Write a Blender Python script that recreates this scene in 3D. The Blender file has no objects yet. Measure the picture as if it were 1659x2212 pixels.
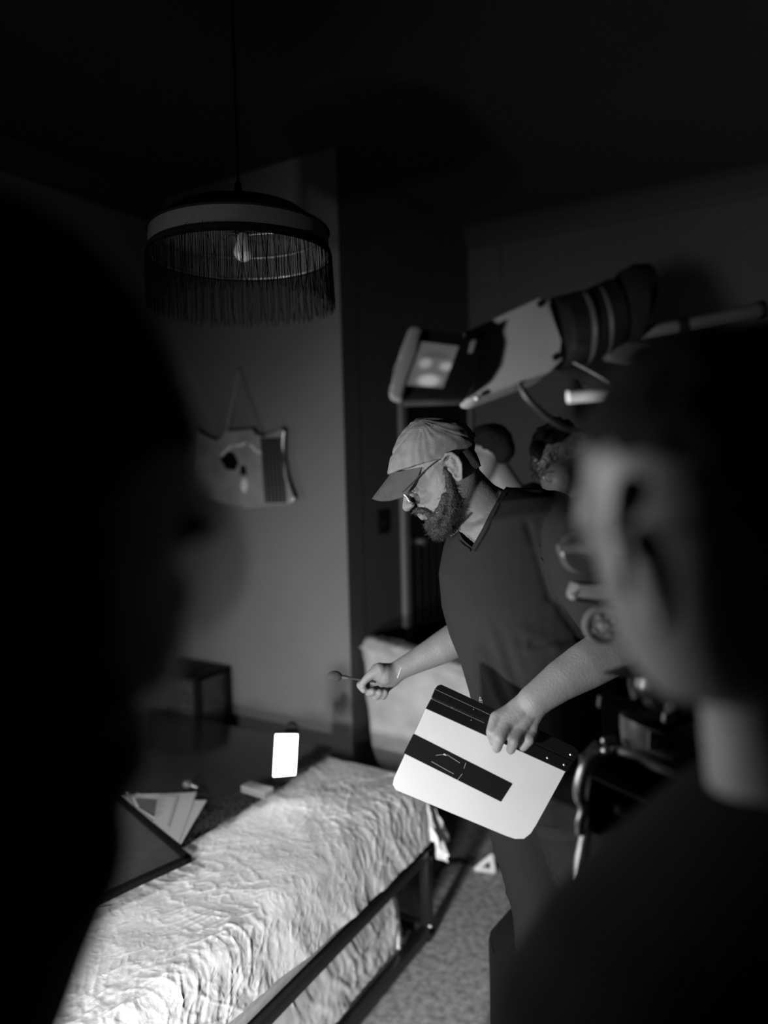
import bpy, bmesh, math, random
import numpy as np
from mathutils import Vector, Matrix, noise
from mathutils.bvhtree import BVHTree
random.seed(7)
scene = bpy.context.scene
COL = scene.collection

# ------------------------------------------------------------------ camera
F = 1571.0; CX = 829.5; CY = 1106.0
RX = Vector((0.85888004, -0.0130545, 0.51201041))
RY = Vector((0.51156809, 0.07058931, -0.85633827))
RZ = Vector((-0.02496339, 0.99742004, 0.06730602))
CAM = Vector((0, 0, 1.7))
def ray(px, py):
    v = Vector(((px-CX)/F, -(py-CY)/F, -1.0))
    return Vector((RX.dot(v), RY.dot(v), RZ.dot(v)))
def P(px, py, d): return CAM + ray(px, py)*d
def PA(px, py, ax, val):
    r = ray(px, py); return CAM + r*((val-CAM[ax])/r[ax])
VD = Vector((-RX[2], -RY[2], -RZ[2]))            # optical axis
UX = Vector((RX[0], RY[0], RZ[0])); UY = Vector((RX[1], RY[1], RZ[1]))
cam_data = bpy.data.cameras.new('camera'); cam = bpy.data.objects.new('camera', cam_data); COL.objects.link(cam)
cam.matrix_world = Matrix(((RX[0], RX[1], RX[2], 0), (RY[0], RY[1], RY[2], 0), (RZ[0], RZ[1], RZ[2], 1.7), (0, 0, 0, 1)))
cam_data.sensor_fit = 'VERTICAL'; cam_data.sensor_height = 36; cam_data.sensor_width = 27
cam_data.lens = F/2212*36; cam_data.clip_start = 0.02
cam_data.dof.use_dof = True; cam_data.dof.focus_distance = 1.52; cam_data.dof.aperture_fstop = 1.15
scene.camera = cam

# ------------------------------------------------------------------ light
world = bpy.data.worlds.new('world'); scene.world = world; world.use_nodes = True
world.node_tree.nodes['Background'].inputs[0].default_value = (0.5, 0.5, 0.5, 1)
world.node_tree.nodes['Background'].inputs[1].default_value = 0.006
def area(name, loc, target, sx, sy, power, spread=180):
    l = bpy.data.lights.new(name, 'AREA'); l.shape = 'RECTANGLE'; l.size = sx; l.size_y = sy
    l.energy = power; l.spread = math.radians(spread)
    o = bpy.data.objects.new(name, l); COL.objects.link(o); o.location = loc
    o.rotation_euler = (Vector(target)-Vector(loc)).to_track_quat('-Z', 'Y').to_euler()
    return o
area('soft_lamp', (-0.83, -0.27, 1.20), (-0.45, 1.6, 0.80), 0.09, 0.09, 15.5, 113)
area('low_fill', (-0.74, -0.45, 0.72), (-1.05, 2.0, 0.30), 0.25, 0.25, 9, 75)  # unseen fill, added to brighten the lower bedding and carpet
area('bed_fill', (-2.45, 1.00, 1.25), (-1.3, 1.5, 0.60), 0.20, 0.20, 4.6, 145)  # added fill out of view, lifts the sheet and lower chimney wall
area('side_lamp', (-1.72, 0.42, 1.40), (-0.25, 1.0, 1.62), 0.22, 0.22, 6, 104)
scene.view_settings.view_transform = 'Standard'; scene.view_settings.look = 'None'
scene.view_settings.gamma = 1; scene.view_settings.use_curve_mapping = False
scene.view_settings.exposure = 0.0

# ------------------------------------------------------------------ materials
MATS = {}
def mat(name, c, rough=0.7, metal=0.0, bump=0.0, bscale=60, var=0.0, vscale=6, sheen=0, spec=0.5, emit=0, trans=0, stretch=None, coat=0, detail=4):
    if name in MATS: return MATS[name]
    m = bpy.data.materials.new(name); m.use_nodes = True; nt = m.node_tree; b = nt.nodes['Principled BSDF']
    b.inputs['Base Color'].default_value = (c, c, c, 1); b.inputs['Roughness'].default_value = rough
    b.inputs['Metallic'].default_value = metal; b.inputs['Specular IOR Level'].default_value = spec
    b.inputs['Transmission Weight'].default_value = trans
    b.inputs['Coat Weight'].default_value = coat
    if sheen: b.inputs['Sheen Weight'].default_value = sheen
    if emit:
        b.inputs['Emission Color'].default_value = (1, 1, 1, 1); b.inputs['Emission Strength'].default_value = emit
    tc = nt.nodes.new('ShaderNodeTexCoord'); mp = nt.nodes.new('ShaderNodeMapping')
    nt.links.new(tc.outputs['Object'], mp.inputs['Vector'])
    if stretch: mp.inputs['Scale'].default_value = stretch
    n2 = nt.nodes.new('ShaderNodeTexNoise'); n2.inputs['Scale'].default_value = vscale; n2.inputs['Detail'].default_value = detail
    nt.links.new(mp.outputs[0], n2.inputs['Vector'])
    r = nt.nodes.new('ShaderNodeMapRange'); v = max(var, 0.03)
    r.inputs[1].default_value = 0.3; r.inputs[2].default_value = 0.7
    r.inputs[3].default_value = c*(1-v); r.inputs[4].default_value = c*(1+v)
    nt.links.new(n2.outputs['Fac'], r.inputs[0]); nt.links.new(r.outputs[0], b.inputs['Base Color'])
    if bump:
        n = nt.nodes.new('ShaderNodeTexNoise'); n.inputs['Scale'].default_value = bscale; n.inputs['Detail'].default_value = detail
        nt.links.new(mp.outputs[0], n.inputs['Vector'])
        bp = nt.nodes.new('ShaderNodeBump'); bp.inputs['Strength'].default_value = bump; bp.inputs['Distance'].default_value = 0.004
        nt.links.new(n.outputs['Fac'], bp.inputs['Height']); nt.links.new(bp.outputs[0], b.inputs['Normal'])
    MATS[name] = m; return m

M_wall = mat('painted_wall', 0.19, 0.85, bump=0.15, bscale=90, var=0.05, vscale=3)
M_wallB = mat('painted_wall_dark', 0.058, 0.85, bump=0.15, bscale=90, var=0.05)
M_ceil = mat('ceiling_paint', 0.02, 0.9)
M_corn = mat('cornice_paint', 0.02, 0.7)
M_carpet = mat('carpet', 0.36, 0.95, bump=1.0, bscale=260, var=0.45, vscale=38, detail=8)
M_black = mat('black_plastic', 0.005, 0.55, bump=0.1, spec=.25)
M_blackm = mat('black_metal', 0.012, 0.4, metal=0.0, bump=0.1)
M_blackg = mat('black_gloss', 0.006, 0.3, spec=.3)
M_chrome = mat('brushed_metal', 0.6, 0.3, metal=1)
M_alu = mat('aluminium', 0.45, 0.4, metal=1)
M_grey = mat('grey_plastic', 0.16, 0.5)
M_skin = mat('skin', 0.18, 0.62, bump=0.25, bscale=220, var=0.10, vscale=25)
M_skin2 = mat('skin_of_crew', 0.20, 0.5, bump=0.1, bscale=150, var=0.08)
M_hair = mat('black_hair', 0.008, 0.85, spec=.15, bump=0.6, bscale=120, stretch=(1, 1, 4))
M_beard = mat('beard_hair', 0.022, 0.55, bump=0.8, bscale=300)
M_tee = mat('charcoal_jersey', 0.022, 0.95, spec=.08, bump=0.12, bscale=500, var=0.05, vscale=20)
M_cap = mat('washed_cotton', 0.20, 0.95, spec=.2, bump=0.3, bscale=500, var=0.12, vscale=30)
M_trous = mat('grey_trouser_cloth', 0.015, 0.95, spec=.05, bump=0.2, bscale=400)
M_darkcloth = mat('black_cloth', 0.004, 0.95, spec=.15, bump=0.3, bscale=200)
M_darktee = mat('dark_cloth', 0.03, 0.95, bump=0.2, bscale=200)
M_sheet = mat('white_cotton', 0.86, 0.9, bump=0.35, bscale=55, var=0.02, stretch=(1, 1, 1), detail=6)
def crumple(m, sc, st):
    nt = m.node_tree; b = nt.nodes['Principled BSDF']; n = nt.nodes.new('ShaderNodeTexNoise'); n.noise_type = 'RIDGED_MULTIFRACTAL'
    tc = nt.nodes.new('ShaderNodeTexCoord'); nt.links.new(tc.outputs['Object'], n.inputs['Vector'])
    n.inputs['Scale'].default_value = sc; n.inputs['Detail'].default_value = 3; n.inputs['Distortion'].default_value = 1.2
    bp = nt.nodes.new('ShaderNodeBump'); bp.inputs['Strength'].default_value = st; bp.inputs['Distance'].default_value = .006
    old = b.inputs['Normal'].links[0].from_socket; nt.links.new(old, bp.inputs['Normal']); nt.links.new(n.outputs['Fac'], bp.inputs['Height']); nt.links.new(bp.outputs[0], b.inputs['Normal'])
crumple(M_sheet, 10, .5); crumple(M_sheet, 27, .4)
M_sheet2 = mat('fitted_cotton', 0.80, 0.9, bump=0.25, bscale=35)
M_velvet = mat('velvet_upholstery', 0.42, 0.9, bump=0.15, bscale=200, var=0.22, vscale=9, sheen=0.3)
M_blanket = mat('black_blanket', 0.014, 0.9, spec=.15, bump=0.5, bscale=200)
M_glossb = mat('black_glossy_board', 0.03, 0.16, var=0.1)
M_slate = mat('white_slate_face', 0.54, 0.5, var=0.04, vscale=9)
M_tape = mat('black_tape', 0.005, 0.5, spec=.25)
M_scr = mat('scuff', 0.35, 0.7)
M_shade = mat('linen_shade', 0.11, 0.9, bump=0.4, bscale=300, stretch=(1, 1, 6))
M_fringe = mat('black_fringe', 0.005, 0.9, spec=.1)
M_bulb = mat('opal_bulb', 0.6, 0.2)
M_paper = mat('paper', 0.82, 0.8)
M_ink = mat('ink', 0.35, 0.8)
M_wood = mat('dark_wood', 0.05, 0.4, bump=0.2, bscale=30, var=0.4, vscale=14, stretch=(1, 1, 6))
M_sponge = mat('sponge', 0.22, 0.95, bump=1, bscale=300)
M_led = mat('led_panel_glow', 0.9, 0.5, emit=6)
M_board = mat('charcoal_canvas', 0.055, 0.9, bump=0.4, bscale=300, var=0.15, vscale=30)
M_mirror = mat('mirror_glass', 0.36, 0.3, metal=0.1, var=0.3, vscale=7)
M_panel = mat('grey_enamel', 0.28, 0.5, var=0.06)

# ------------------------------------------------------------------ helpers
def link(name, me, m, parent=None):
    o = bpy.data.objects.new(name, me); COL.objects.link(o)
    if m:
        for mm in (m if isinstance(m, (list, tuple)) else [m]): me.materials.append(mm)
    if parent:
        o.parent = parent; o.matrix_parent_inverse = inv_of(parent)
    return o
def inv_of(p):
    mw = Matrix.Translation(p.location) if p.parent is None else Matrix.Identity(4)
    return mw.inverted()
def obj(name, bm, m, parent=None, smooth=True):
    bmesh.ops.recalc_face_normals(bm, faces=bm.faces[:])
    me = bpy.data.meshes.new(name); bm.to_mesh(me); bm.free()
    if smooth:
        for p in me.polygons: p.use_smooth = True
        try: me.set_sharp_from_angle(angle=math.radians(40))
        except Exception: pass
    return link(name, me, m, parent)
def tag(o, label, cat, group=None):
    o['label'] = label; o['category'] = cat
    if group: o['group'] = group
    return o
def thing(name, label, cat, loc, group=None):
    o = bpy.data.objects.new(name, None); COL.objects.link(o); o.location = loc; o.empty_display_size = 0.1
    return tag(o, label, cat, group)
def struct(o): o['kind'] = 'structure'; return o
def NB(): return bmesh.new()
def box(bm, lo, hi, bev=0):
    r = bmesh.ops.create_cube(bm, size=1)
    vs = r['verts']
    for v in vs:
        v.co = Vector([(lo[i]+hi[i])/2 + v.co[i]*(hi[i]-lo[i]) for i in range(3)])
    if bev:
        es = list({e for v in vs for e in v.link_edges})
        bmesh.ops.bevel(bm, geom=es, offset=bev, segments=2, affect='EDGES', profile=0.6)
def frame_of(ax):
    ax = ax.normalized(); t = Vector((0, 0, 1)) if abs(ax.z) < 0.9 else Vector((1, 0, 0))
    a = ax.cross(t).normalized(); return a, ax.cross(a).normalized()
def rings(bm, R, close=True):
    vs = [[bm.verts.new(p) for p in r] for r in R]
    n = len(vs[0])
    for i in range(len(vs)-1):
        for j in range(n):
            bm.faces.new((vs[i][j], vs[i][(j+1) % n], vs[i+1][(j+1) % n], vs[i+1][j]))
    if close:
        bm.faces.new(vs[0][::-1]); bm.faces.new(vs[-1])
    return vs
def capsule(bm, p0, r0, p1, r1, n=22):
    p0 = Vector(p0); p1 = Vector(p1); ax = p1-p0
    if ax.length < 1e-6: ax = Vector((0, 0, 1e-6))
    a, b = frame_of(ax); d = ax.normalized(); R = []
    for k in range(5):
        t = -math.pi/2 + k*math.pi/2/4.5 + 0.12
        R.append((p0+d*(r0*math.sin(t)), r0*math.cos(t)))
    for k in range(5):
        t = 0.12 + k*math.pi/2/4.5
        t = min(t, math.pi/2-0.1)
        R.append((p1+d*(r1*math.sin(t)), r1*math.cos(t)))
    rings(bm, [[c+(a*math.cos(2*math.pi*j/n)+b*math.sin(2*math.pi*j/n))*r for j in range(n)] for c, r in R])
def cyl(bm, p0, r0, p1, r1=None, n=20, bev=0.08):
    p0 = Vector(p0); p1 = Vector(p1); r1 = r0 if r1 is None else r1
    a, b = frame_of(p1-p0); L = (p1-p0).length; d = (p1-p0).normalized(); e0 = min(r0*bev, L*0.2); e1 = min(r1*bev, L*.2)
    R = [(p0, r0-e0), (p0+d*e0, r0), (p1-d*e1, r1), (p1, r1-e1)]
    rings(bm, [[c+(a*math.cos(2*math.pi*j/n)+b*math.sin(2*math.pi*j/n))*r for j in range(n)] for c, r in R])
def tube(bm, pts, r, n=8, sub=6):
    pts = [Vector(p) for p in pts]; Q = []
    rr = r if isinstance(r, (list, tuple)) else [r]*len(pts); RR = []
    for i in range(len(pts)-1):
        p0 = pts[max(i-1, 0)]; p1 = pts[i]; p2 = pts[i+1]; p3 = pts[min(i+2, len(pts)-1)]
        for k in range(sub):
            t = k/sub
            Q.append(0.5*((2*p1)+(p2-p0)*t+(2*p0-5*p1+4*p2-p3)*t*t+(-p0+3*p1-3*p2+p3)*t**3)); RR.append(rr[i]*(1-t)+rr[i+1]*t)
    Q.append(pts[-1]); RR.append(rr[-1])
    a = None; R = []
    for i, q in enumerate(Q):
        d = (Q[min(i+1, len(Q)-1)]-Q[max(i-1, 0)]).normalized()
        if a is None: a, b = frame_of(d)
        else:
            a = (a-d*a.dot(d)).normalized(); b = d.cross(a)
        R.append([q+(a*math.cos(2*math.pi*j/n)+b*math.sin(2*math.pi*j/n))*RR[i] for j in range(n)])
    rings(bm, R)
def ctube(bm, pts, r, n=8):                      # closed loop tube
    pts = [Vector(p) for p in pts]; N = len(pts); R = []
    c = sum(pts, Vector())/N; nrm = (pts[0]-c).cross(pts[N//4]-c).normalized()
    for i in range(N):
        d = (pts[(i+1) % N]-pts[i-1]).normalized(); b = nrm; a = d.cross(b).normalized()
        R.append([pts[i]+(a*math.cos(2*math.pi*j/n)+b*math.sin(2*math.pi*j/n))*r for j in range(n)])
    vs = [[bm.verts.new(p) for p in r_] for r_ in R]
    for i in range(N):
        for j in range(n):
            k = (i+1) % N; bm.faces.new((vs[i][j], vs[i][(j+1) % n], vs[k][(j+1) % n], vs[k][j]))
def ellip(bm, c, ax, ay, az, n=18, m=12):
    c = Vector(c); R = []
    for i in range(1, m):
        t = math.pi*i/m
        R.append([c+az*math.cos(t)+(ax*math.cos(2*math.pi*j/n)+ay*math.sin(2*math.pi*j/n))*math.sin(t) for j in range(n)])
    rings(bm, R)
def prism(bm, poly, thick, bev=0.0):             # poly: list of world points; thick: vector
    a = [bm.verts.new(p) for p in poly]; b = [bm.verts.new(Vector(p)+thick) for p in poly]
    fs = [bm.faces.new(a), bm.faces.new(b[::-1])]
    n = len(a)
    for i in range(n): fs.append(bm.faces.new((a[i], b[i], b[(i+1) % n], a[(i+1) % n])))
    if bev:
        es = list({e for f in fs for e in f.edges})
        bmesh.ops.bevel(bm, geom=es, offset=bev, segments=2, affect='EDGES', profile=0.6)
def prism_px(bm, pts, d, t, bev=0.0): prism(bm, [P(x, y, d) for x, y in pts], VD*t, bev)
def chain(bm, L):                                # traced limb: (px, py, depth, radius in px)
    for a, b in zip(L, L[1:]):
        capsule(bm, P(*a[:3]), a[3]*a[2]/F, P(*b[:3]), b[3]*b[2]/F)
def blob(bm, x, y, d, rx, ry, rd, ang=0):
    c = math.cos(ang); s = math.sin(ang); k = d/F
    ellip(bm, P(x, y, d), (UX*c-UY*s)*rx*k, (UX*s+UY*c)*ry*k, VD*rd)
def secs(bm, S, n=30, ex=2.0):                   # S: (xa,ya,xb,yb,depth,half depth)
    R = []
    for (xa, ya, xb, yb, d, hd) in S:
        A = P(xa, ya, d); B = P(xb, yb, d); c = (A+B)/2; ax = (B-A)/2
        R.append([c+ax*math.copysign(abs(math.cos(t))**(2/ex), math.cos(t))+VD*hd*math.copysign(abs(math.sin(t))**(2/ex), math.sin(t))
                  for t in [2*math.pi*j/n for j in range(n)]])
    rings(bm, R)
def remesh(bm, vox, it=4, fac=0.5):
    bmesh.ops.recalc_face_normals(bm, faces=bm.faces[:])
    me = bpy.data.meshes.new('t'); bm.to_mesh(me); bm.free()
    o = bpy.data.objects.new('t', me); COL.objects.link(o)
    r = o.modifiers.new('r', 'REMESH'); r.mode = 'VOXEL'; r.voxel_size = vox; r.use_smooth_shade = True
    if it:
        s = o.modifiers.new('s', 'SMOOTH'); s.factor = fac; s.iterations = it
    dg = bpy.context.evaluated_depsgraph_get(); ev = o.evaluated_get(dg)
    out = bpy.data.meshes.new_from_object(ev); bpy.data.objects.remove(o)
    for p in out.polygons: p.use_smooth = True
    return out
def relax(me, it, wf):
    n = len(me.vertices); co = np.empty(n*3); me.vertices.foreach_get('co', co); co = co.reshape(n, 3)
    e = np.empty(len(me.edges)*2, int); me.edges.foreach_get('vertices', e); e = e.reshape(-1, 2)
    deg = np.bincount(e.ravel(), minlength=n).astype(float)[:, None]
    w = np.array([wf(c) for c in co])[:, None]*.5
    for k in range(it):
        acc = np.zeros((n, 3))
        for a in range(3):
            acc[:, a] = np.bincount(e[:, 0], co[e[:, 1], a], n)+np.bincount(e[:, 1], co[e[:, 0], a], n)
        co = co+w*(acc/deg-co)
    me.vertices.foreach_set('co', co.ravel()); me.update()
def proj(p):
    v = Vector(p)-CAM; c = RX*v.x+RY*v.y+RZ*v.z
    return CX+F*c.x/-c.z, CY-F*c.y/-c.z
def inside(x, y, poly):
    r = False; n = len(poly)
    for i in range(n):
        x1, y1 = poly[i]; x2, y2 = poly[(i+1) % n]
        if (y1 > y) != (y2 > y) and x < (x2-x1)*(y-y1)/(y2-y1)+x1: r = not r
    return r
def displace(me, fn):
    N = [Vector(v.normal) for v in me.vertices]
    for v, nn in zip(me.vertices, N): v.co = v.co + nn*fn(v.co)
def nz(p, s, seed=0.0): return noise.noise(Vector((p[0]*s+seed, p[1]*s-seed, p[2]*s+seed*.7)))
def ridge(p, s, seed=0.0): return 1-abs(nz(p, s, seed))*2

# ------------------------------------------------------------------ room
XL, YA, XC, YB, XR, YR, H = -2.7, 2.48, -1.665, 3.75, 2.0, -1.6, 2.96
def sbox(name, lo, hi, m, bev=0): bm = NB(); box(bm, lo, hi, bev); return struct(obj(name, bm, m, smooth=False))
sbox('floor', (XL-.1, YR-.1, -.06), (XR+.1, YB+.1, 0), M_carpet)
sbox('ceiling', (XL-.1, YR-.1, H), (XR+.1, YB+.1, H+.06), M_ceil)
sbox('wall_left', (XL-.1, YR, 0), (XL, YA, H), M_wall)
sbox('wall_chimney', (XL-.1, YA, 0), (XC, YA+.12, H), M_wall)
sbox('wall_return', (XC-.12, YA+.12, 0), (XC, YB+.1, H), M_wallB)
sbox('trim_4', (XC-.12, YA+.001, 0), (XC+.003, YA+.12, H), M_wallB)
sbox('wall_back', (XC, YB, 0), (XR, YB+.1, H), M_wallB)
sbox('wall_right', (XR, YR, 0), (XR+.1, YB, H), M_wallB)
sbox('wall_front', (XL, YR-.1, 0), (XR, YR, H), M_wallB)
def cornice(name, a, b, inw):
    a = Vector(a); b = Vector(b); inw = Vector(inw); prof = [(0, 0), (.012, 0), (.02, .03), (.045, .05), (.06, .085), (.085, .10), (.085, .11), (0, .11)]
    bm = NB(); rings(bm, [[q+inw*x+Vector((0, 0, H-.11+z)) for x, z in prof] for q in (a, b)])
    struct(obj(name, bm, M_corn))
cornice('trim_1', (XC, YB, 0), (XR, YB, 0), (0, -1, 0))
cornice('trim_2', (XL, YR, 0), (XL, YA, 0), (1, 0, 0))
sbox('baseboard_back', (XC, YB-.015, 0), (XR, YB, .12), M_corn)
# doorway in the return wall
bm = NB()
box(bm, (XC-.005, 2.93, 0), (XC+.022, 2.985, 2.06), .004); box(bm, (XC-.005, 2.93, 2.0), (XC+.022, 3.74, 2.06), .004); box(bm, (XC-.005, 3.70, 0), (XC+.022, 3.745, 2.0), .004)
struct(obj('trim_3', bm, mat('door_casing', 0.17, 0.5)))
bm = NB(); box(bm, (XC-.004, 2.985, 0.01), (XC+.008, 3.70, 2.0), .002)
for k in range(9): box(bm, (XC+.006, 2.995+k*.078, .02), (XC+.014, 3.06+k*.078, 1.35), .004)
dr = struct(obj('door_1', bm, mat('door_paint', 0.008, 0.6, spec=.2), smooth=False))
bm = NB(); cyl(bm, (XC+.012, 3.08, 1.32), .022, (XC+.05, 3.08, 1.32), .022); struct(obj('door_handle', bm, M_alu, dr))
# light switch
t = thing('light_switch', 'small black light switch plate on the dark return wall beside the door', 'light switch', (XC, 2.765, 1.39))
bm = NB(); box(bm, (XC, 2.72, 1.385), (XC+.01, 2.81, 1.49), .003); obj('plate', bm, M_black, t)
bm = NB(); box(bm, (XC+.009, 2.755, 1.42), (XC+.014, 2.775, 1.455), .002); obj('rocker', bm, M_black, t)
# vent grille
t = thing('air_vent', 'pale louvred air vent high on the back wall near the corner', 'vent', (-1.53, YB, 2.62))
bm = NB(); box(bm, (-1.615, YB-.012, 2.66), (-1.47, YB, 2.85), .003); obj('frame', bm, M_wallB, t)
for k in range(7):
    bm = NB(); c = 2.675+k*.026; prism(bm, [(-1.605, YB-.013, c), (-1.605, YB-.03, c-.006), (-1.605, YB-.03, c+.002), (-1.605, YB-.013, c+.010)], Vector((.125, 0, 0))); obj('slat', bm, mat('vent_enamel', .10, .5), t)

# ------------------------------------------------------------------ pendant lamp
LC = P(520, 556, 1.76); LR = 0.216
def circ(c, r, n=96): return [c+Vector((math.cos(2*math.pi*k/n)*r, math.sin(2*math.pi*k/n)*r, 0)) for k in range(n)]
t = thing('pendant_lamp', 'dark fabric drum pendant lamp with long black fringe hanging from the ceiling', 'lamp', (LC.x, LC.y, LC.z))
BH = 0.056
bm = NB(); z0 = LC; z1 = LC+Vector((0, 0, BH)); n = 96
rings(bm, [circ(z0, LR), circ(z1, LR-.004)], False); rings(bm, [circ(z1, LR-.006), circ(z0, LR-.003)], False)
obj('shade_band', bm, M_shade, t)
bm = NB(); rings(bm, [circ(z1+Vector((0, 0, .002)), LR-.004), circ(z1+Vector((0, 0, .045)), LR*.72), circ(z1+Vector((0, 0, .075)), LR*.3), circ(z1+Vector((0, 0, .084)), .03)], True)
obj('shade_top', bm, M_shade, t)
bm = NB(); ctube(bm, circ(z1, LR-.002), .0035, 6); obj('trim_ribbon', bm, M_fringe, t)
bm = NB(); rings(bm, [circ(z0+Vector((0, 0, -.004)), LR+.001), circ(z0+Vector((0, 0, .008)), LR+.003), circ(z0+Vector((0, 0, .014)), LR+.001)], False)
obj('trim_ribbon', bm, M_fringe, t)
bm = NB(); ctube(bm, circ(z0+Vector((0, 0, .001)), LR-.006), .0016, 6); obj('shade_ring', bm, M_chrome, t)
bm = NB(); ctube(bm, circ(z1+Vector((0, 0, -.004)), LR-.02), .0015, 6)
for k in range(3):
    a = k*2*math.pi/3+.4; tube(bm, [z1+Vector((math.cos(a)*(LR-.02), math.sin(a)*(LR-.02), -.004)), z1+Vector((0, 0, -.004))], .0015, 6, 1)
obj('shade_ring', bm, M_alu, t)
bm = NB()
for k in range(560):
    a = 2*math.pi*(k+random.random()*.6)/560; r = LR+.002+random.uniform(-.002, .003)
    top = LC+Vector((math.cos(a)*r, math.sin(a)*r, 0.002)); L = .125+random.uniform(-.012, .006)
    cl = round(a*26/math.pi)/26*math.pi; pull = (cl-a)*r*(.75 if random.random() < .35 else .1)
    tv = Vector((-math.sin(a), math.cos(a), 0))
    mid = top+tv*(pull+random.uniform(-.003, .003))+Vector((0, 0, -L*.55))+Vector((math.cos(a), math.sin(a), 0))*random.uniform(-.001, .004)
    end = top+tv*random.uniform(-.005, .005)+Vector((0, 0, -L))+Vector((math.cos(a), math.sin(a), 0))*random.uniform(.0, .007)
    tube(bm, [top, mid, end], .00062, 3, 2)
for (x0, y0, x1, y1, x2, y2) in [(386, 507, 404, 480, 418, 507), (440, 446, 437, 480, 439, 508), (475, 447, 486, 470, 497, 495), (475, 510, 483, 518, 497, 508), (445, 505, 462, 540, 440, 575), (447, 500, 470, 590, 500, 600)]:
    tube(bm, [P(x0, y0, 1.555), P(x1, y1, 1.548), P(x2, y2, 1.555)], .0005, 3, 6)
fr = obj('fringe', bm, M_fringe, t); fr['kind'] = 'stuff'
bm = NB(); tube(bm, [LC+Vector((0, 0, BH+.04)), LC+Vector((.003, 0, .5)), Vector((LC.x, LC.y, H))], .0035, 8, 6); obj('cord', bm, M_black, t)
bm = NB(); cyl(bm, LC+Vector((0, 0, BH-.002)), .02, LC+Vector((0, 0, BH+.12)), .008); obj('socket', bm, M_black, t)
bm = NB(); capsule(bm, LC+Vector((.01, 0, .045)), .014, LC+Vector((.01, 0, .012)), .024); obj('bulb', bm, M_bulb, t)

# ------------------------------------------------------------------ mirror picture on the wall
pts = [(420, 928), (445, 945), (468, 953), (482, 945), (488, 934), (546, 930), (552, 941), (566, 945), (592, 934), (607, 925), (613, 932), (611, 958), (611, 990), (617, 1030), (629, 1065), (634, 1078), (628, 1086), (592, 1089), (535, 1097), (490, 1089), (448, 1077), (410, 1070), (402, 1060), (412, 1030), (420, 990), (421, 950)]
def wp(x, y, off): return PA(x, y, 1, YA-off)
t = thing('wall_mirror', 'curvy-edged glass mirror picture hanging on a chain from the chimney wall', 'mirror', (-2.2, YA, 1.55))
bm = NB(); prism(bm, [wp(x, y, .052) for x, y in pts], Vector((0, .012, 0)), .002); obj('glass', bm, M_mirror, t)
bm = NB(); prism(bm, [wp(x, y, .038) for x, y in pts], Vector((0, .034, 0)), .0); bmesh.ops.scale(bm, vec=(.95, 1, .95), verts=bm.verts[:], space=Matrix.Translation(-wp(520, 1010, .02))); obj('backing', bm, M_black, t)
for seg in [pts[10:14]+pts[14:17], pts[4:6], [(552, 941), (566, 945)], pts[1:5], [(530, 1096), (592, 1089), (628, 1086)]]:
    bm = NB(); tube(bm, [wp(x, y, .054) for x, y in seg], .0045, 6, 4); obj('edge_trim', bm, mat('bevelled_edge', .5, .25, metal=.2), t)
bm = NB()
for k in range(6):
    x = 570+k*8; tube(bm, [wp(x-4, 946, .055), wp(x+6, 1086, .055)], .0088, 10, 1)
o = obj('reeded_panel', bm, mat('reeded_glass', .035, .3), t)
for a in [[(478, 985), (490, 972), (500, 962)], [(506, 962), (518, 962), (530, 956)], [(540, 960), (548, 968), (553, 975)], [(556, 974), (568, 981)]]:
    bm = NB(); tube(bm, [wp(x, y, .056) for x, y in a], .006, 6, 3); obj('garland', bm, mat('pearl_and_reflection', .95, .3), t)
bm = NB(); prism(bm, [wp(x, y, .0545) for x, y in [(474, 990), (490, 975), (505, 978), (515, 1000), (508, 1016), (488, 1014)]], Vector((0, .003, 0))); prism(bm, [wp(x, y, .0545) for x, y in [(519, 1006), (530, 1006), (532, 1026), (519, 1026)]], Vector((0, .003, 0))); obj('dark_reflection_shape', bm, M_blackg, t)  # flat dark shapes standing in for a figure reflected in the glass
bm = NB(); prism(bm, [wp(x, y, .0545) for x, y in [(524, 1034), (531, 1034), (535, 1050), (529, 1066), (521, 1058), (520, 1046)]], Vector((0, .003, 0))); obj('bright_reflection_shape', bm, mat('pearl_and_reflection', .95, .3), t)  # pale flat shape painted as the bright reflection in the mirror
top = wp(518, 798, .01)
for e in [(488, 938), (563, 942)]:
    bm = NB(); E_ = wp(e[0], e[1], .045); N = 26
    for k in range(N):
        a = top.lerp(E_, k/N); b = top.lerp(E_, (k+1)/N); c = (a+b)/2; dd = (b-a); pr = Vector((0, 1, 0)) if k % 2 else dd.cross(Vector((0, 1, 0))).normalized()
        ctube(bm, [c+dd*.62*math.cos(u)+pr*.0035*math.sin(u) for u in [2*math.pi*j/8 for j in range(8)]], .0011, 4)
    obj('chain', bm, M_alu, t)
bm = NB(); cyl(bm, top+Vector((0, .012, 0)), .004, top+Vector((0, -.006, 0)), .007); obj('hook', bm, M_alu, t)

# ------------------------------------------------------------------ bed
BX1, BY1, BZ = -1.16, 2.22, 0.60
t = thing('bed', 'low black metal bed frame with open lower tier, against the chimney wall', 'bed', (-1.9, 1.2, 0))
Y0, Y1 = -.35, 2.215
bm = NB()
for z in (.30, .02):
    box(bm, (-1.195, Y0, z), (-1.16, Y1, z+.035), .003); box(bm, (-2.66, Y0, z), (-2.625, Y1, z+.035), .003)
    box(bm, (-2.66, Y1-.035, z), (-1.16, Y1, z+.035), .003); box(bm, (-2.66, Y0, z), (-1.16, Y0+.035, z+.035), .003)
obj('rails', bm, M_blackm, t)
for x in (-1.195, -2.66):
    for y in (Y0, Y1-.035):
        bm = NB(); box(bm, (x, y, 0), (x+.035, y+.035, .335), .003); obj('leg', bm, M_blackm, t)
bm = NB(); cyl(bm, (-1.165, Y1-.03, .06), .006, (-1.152, Y1-.03, .06), .005); obj('bolt', bm, M_alu, t)
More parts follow.
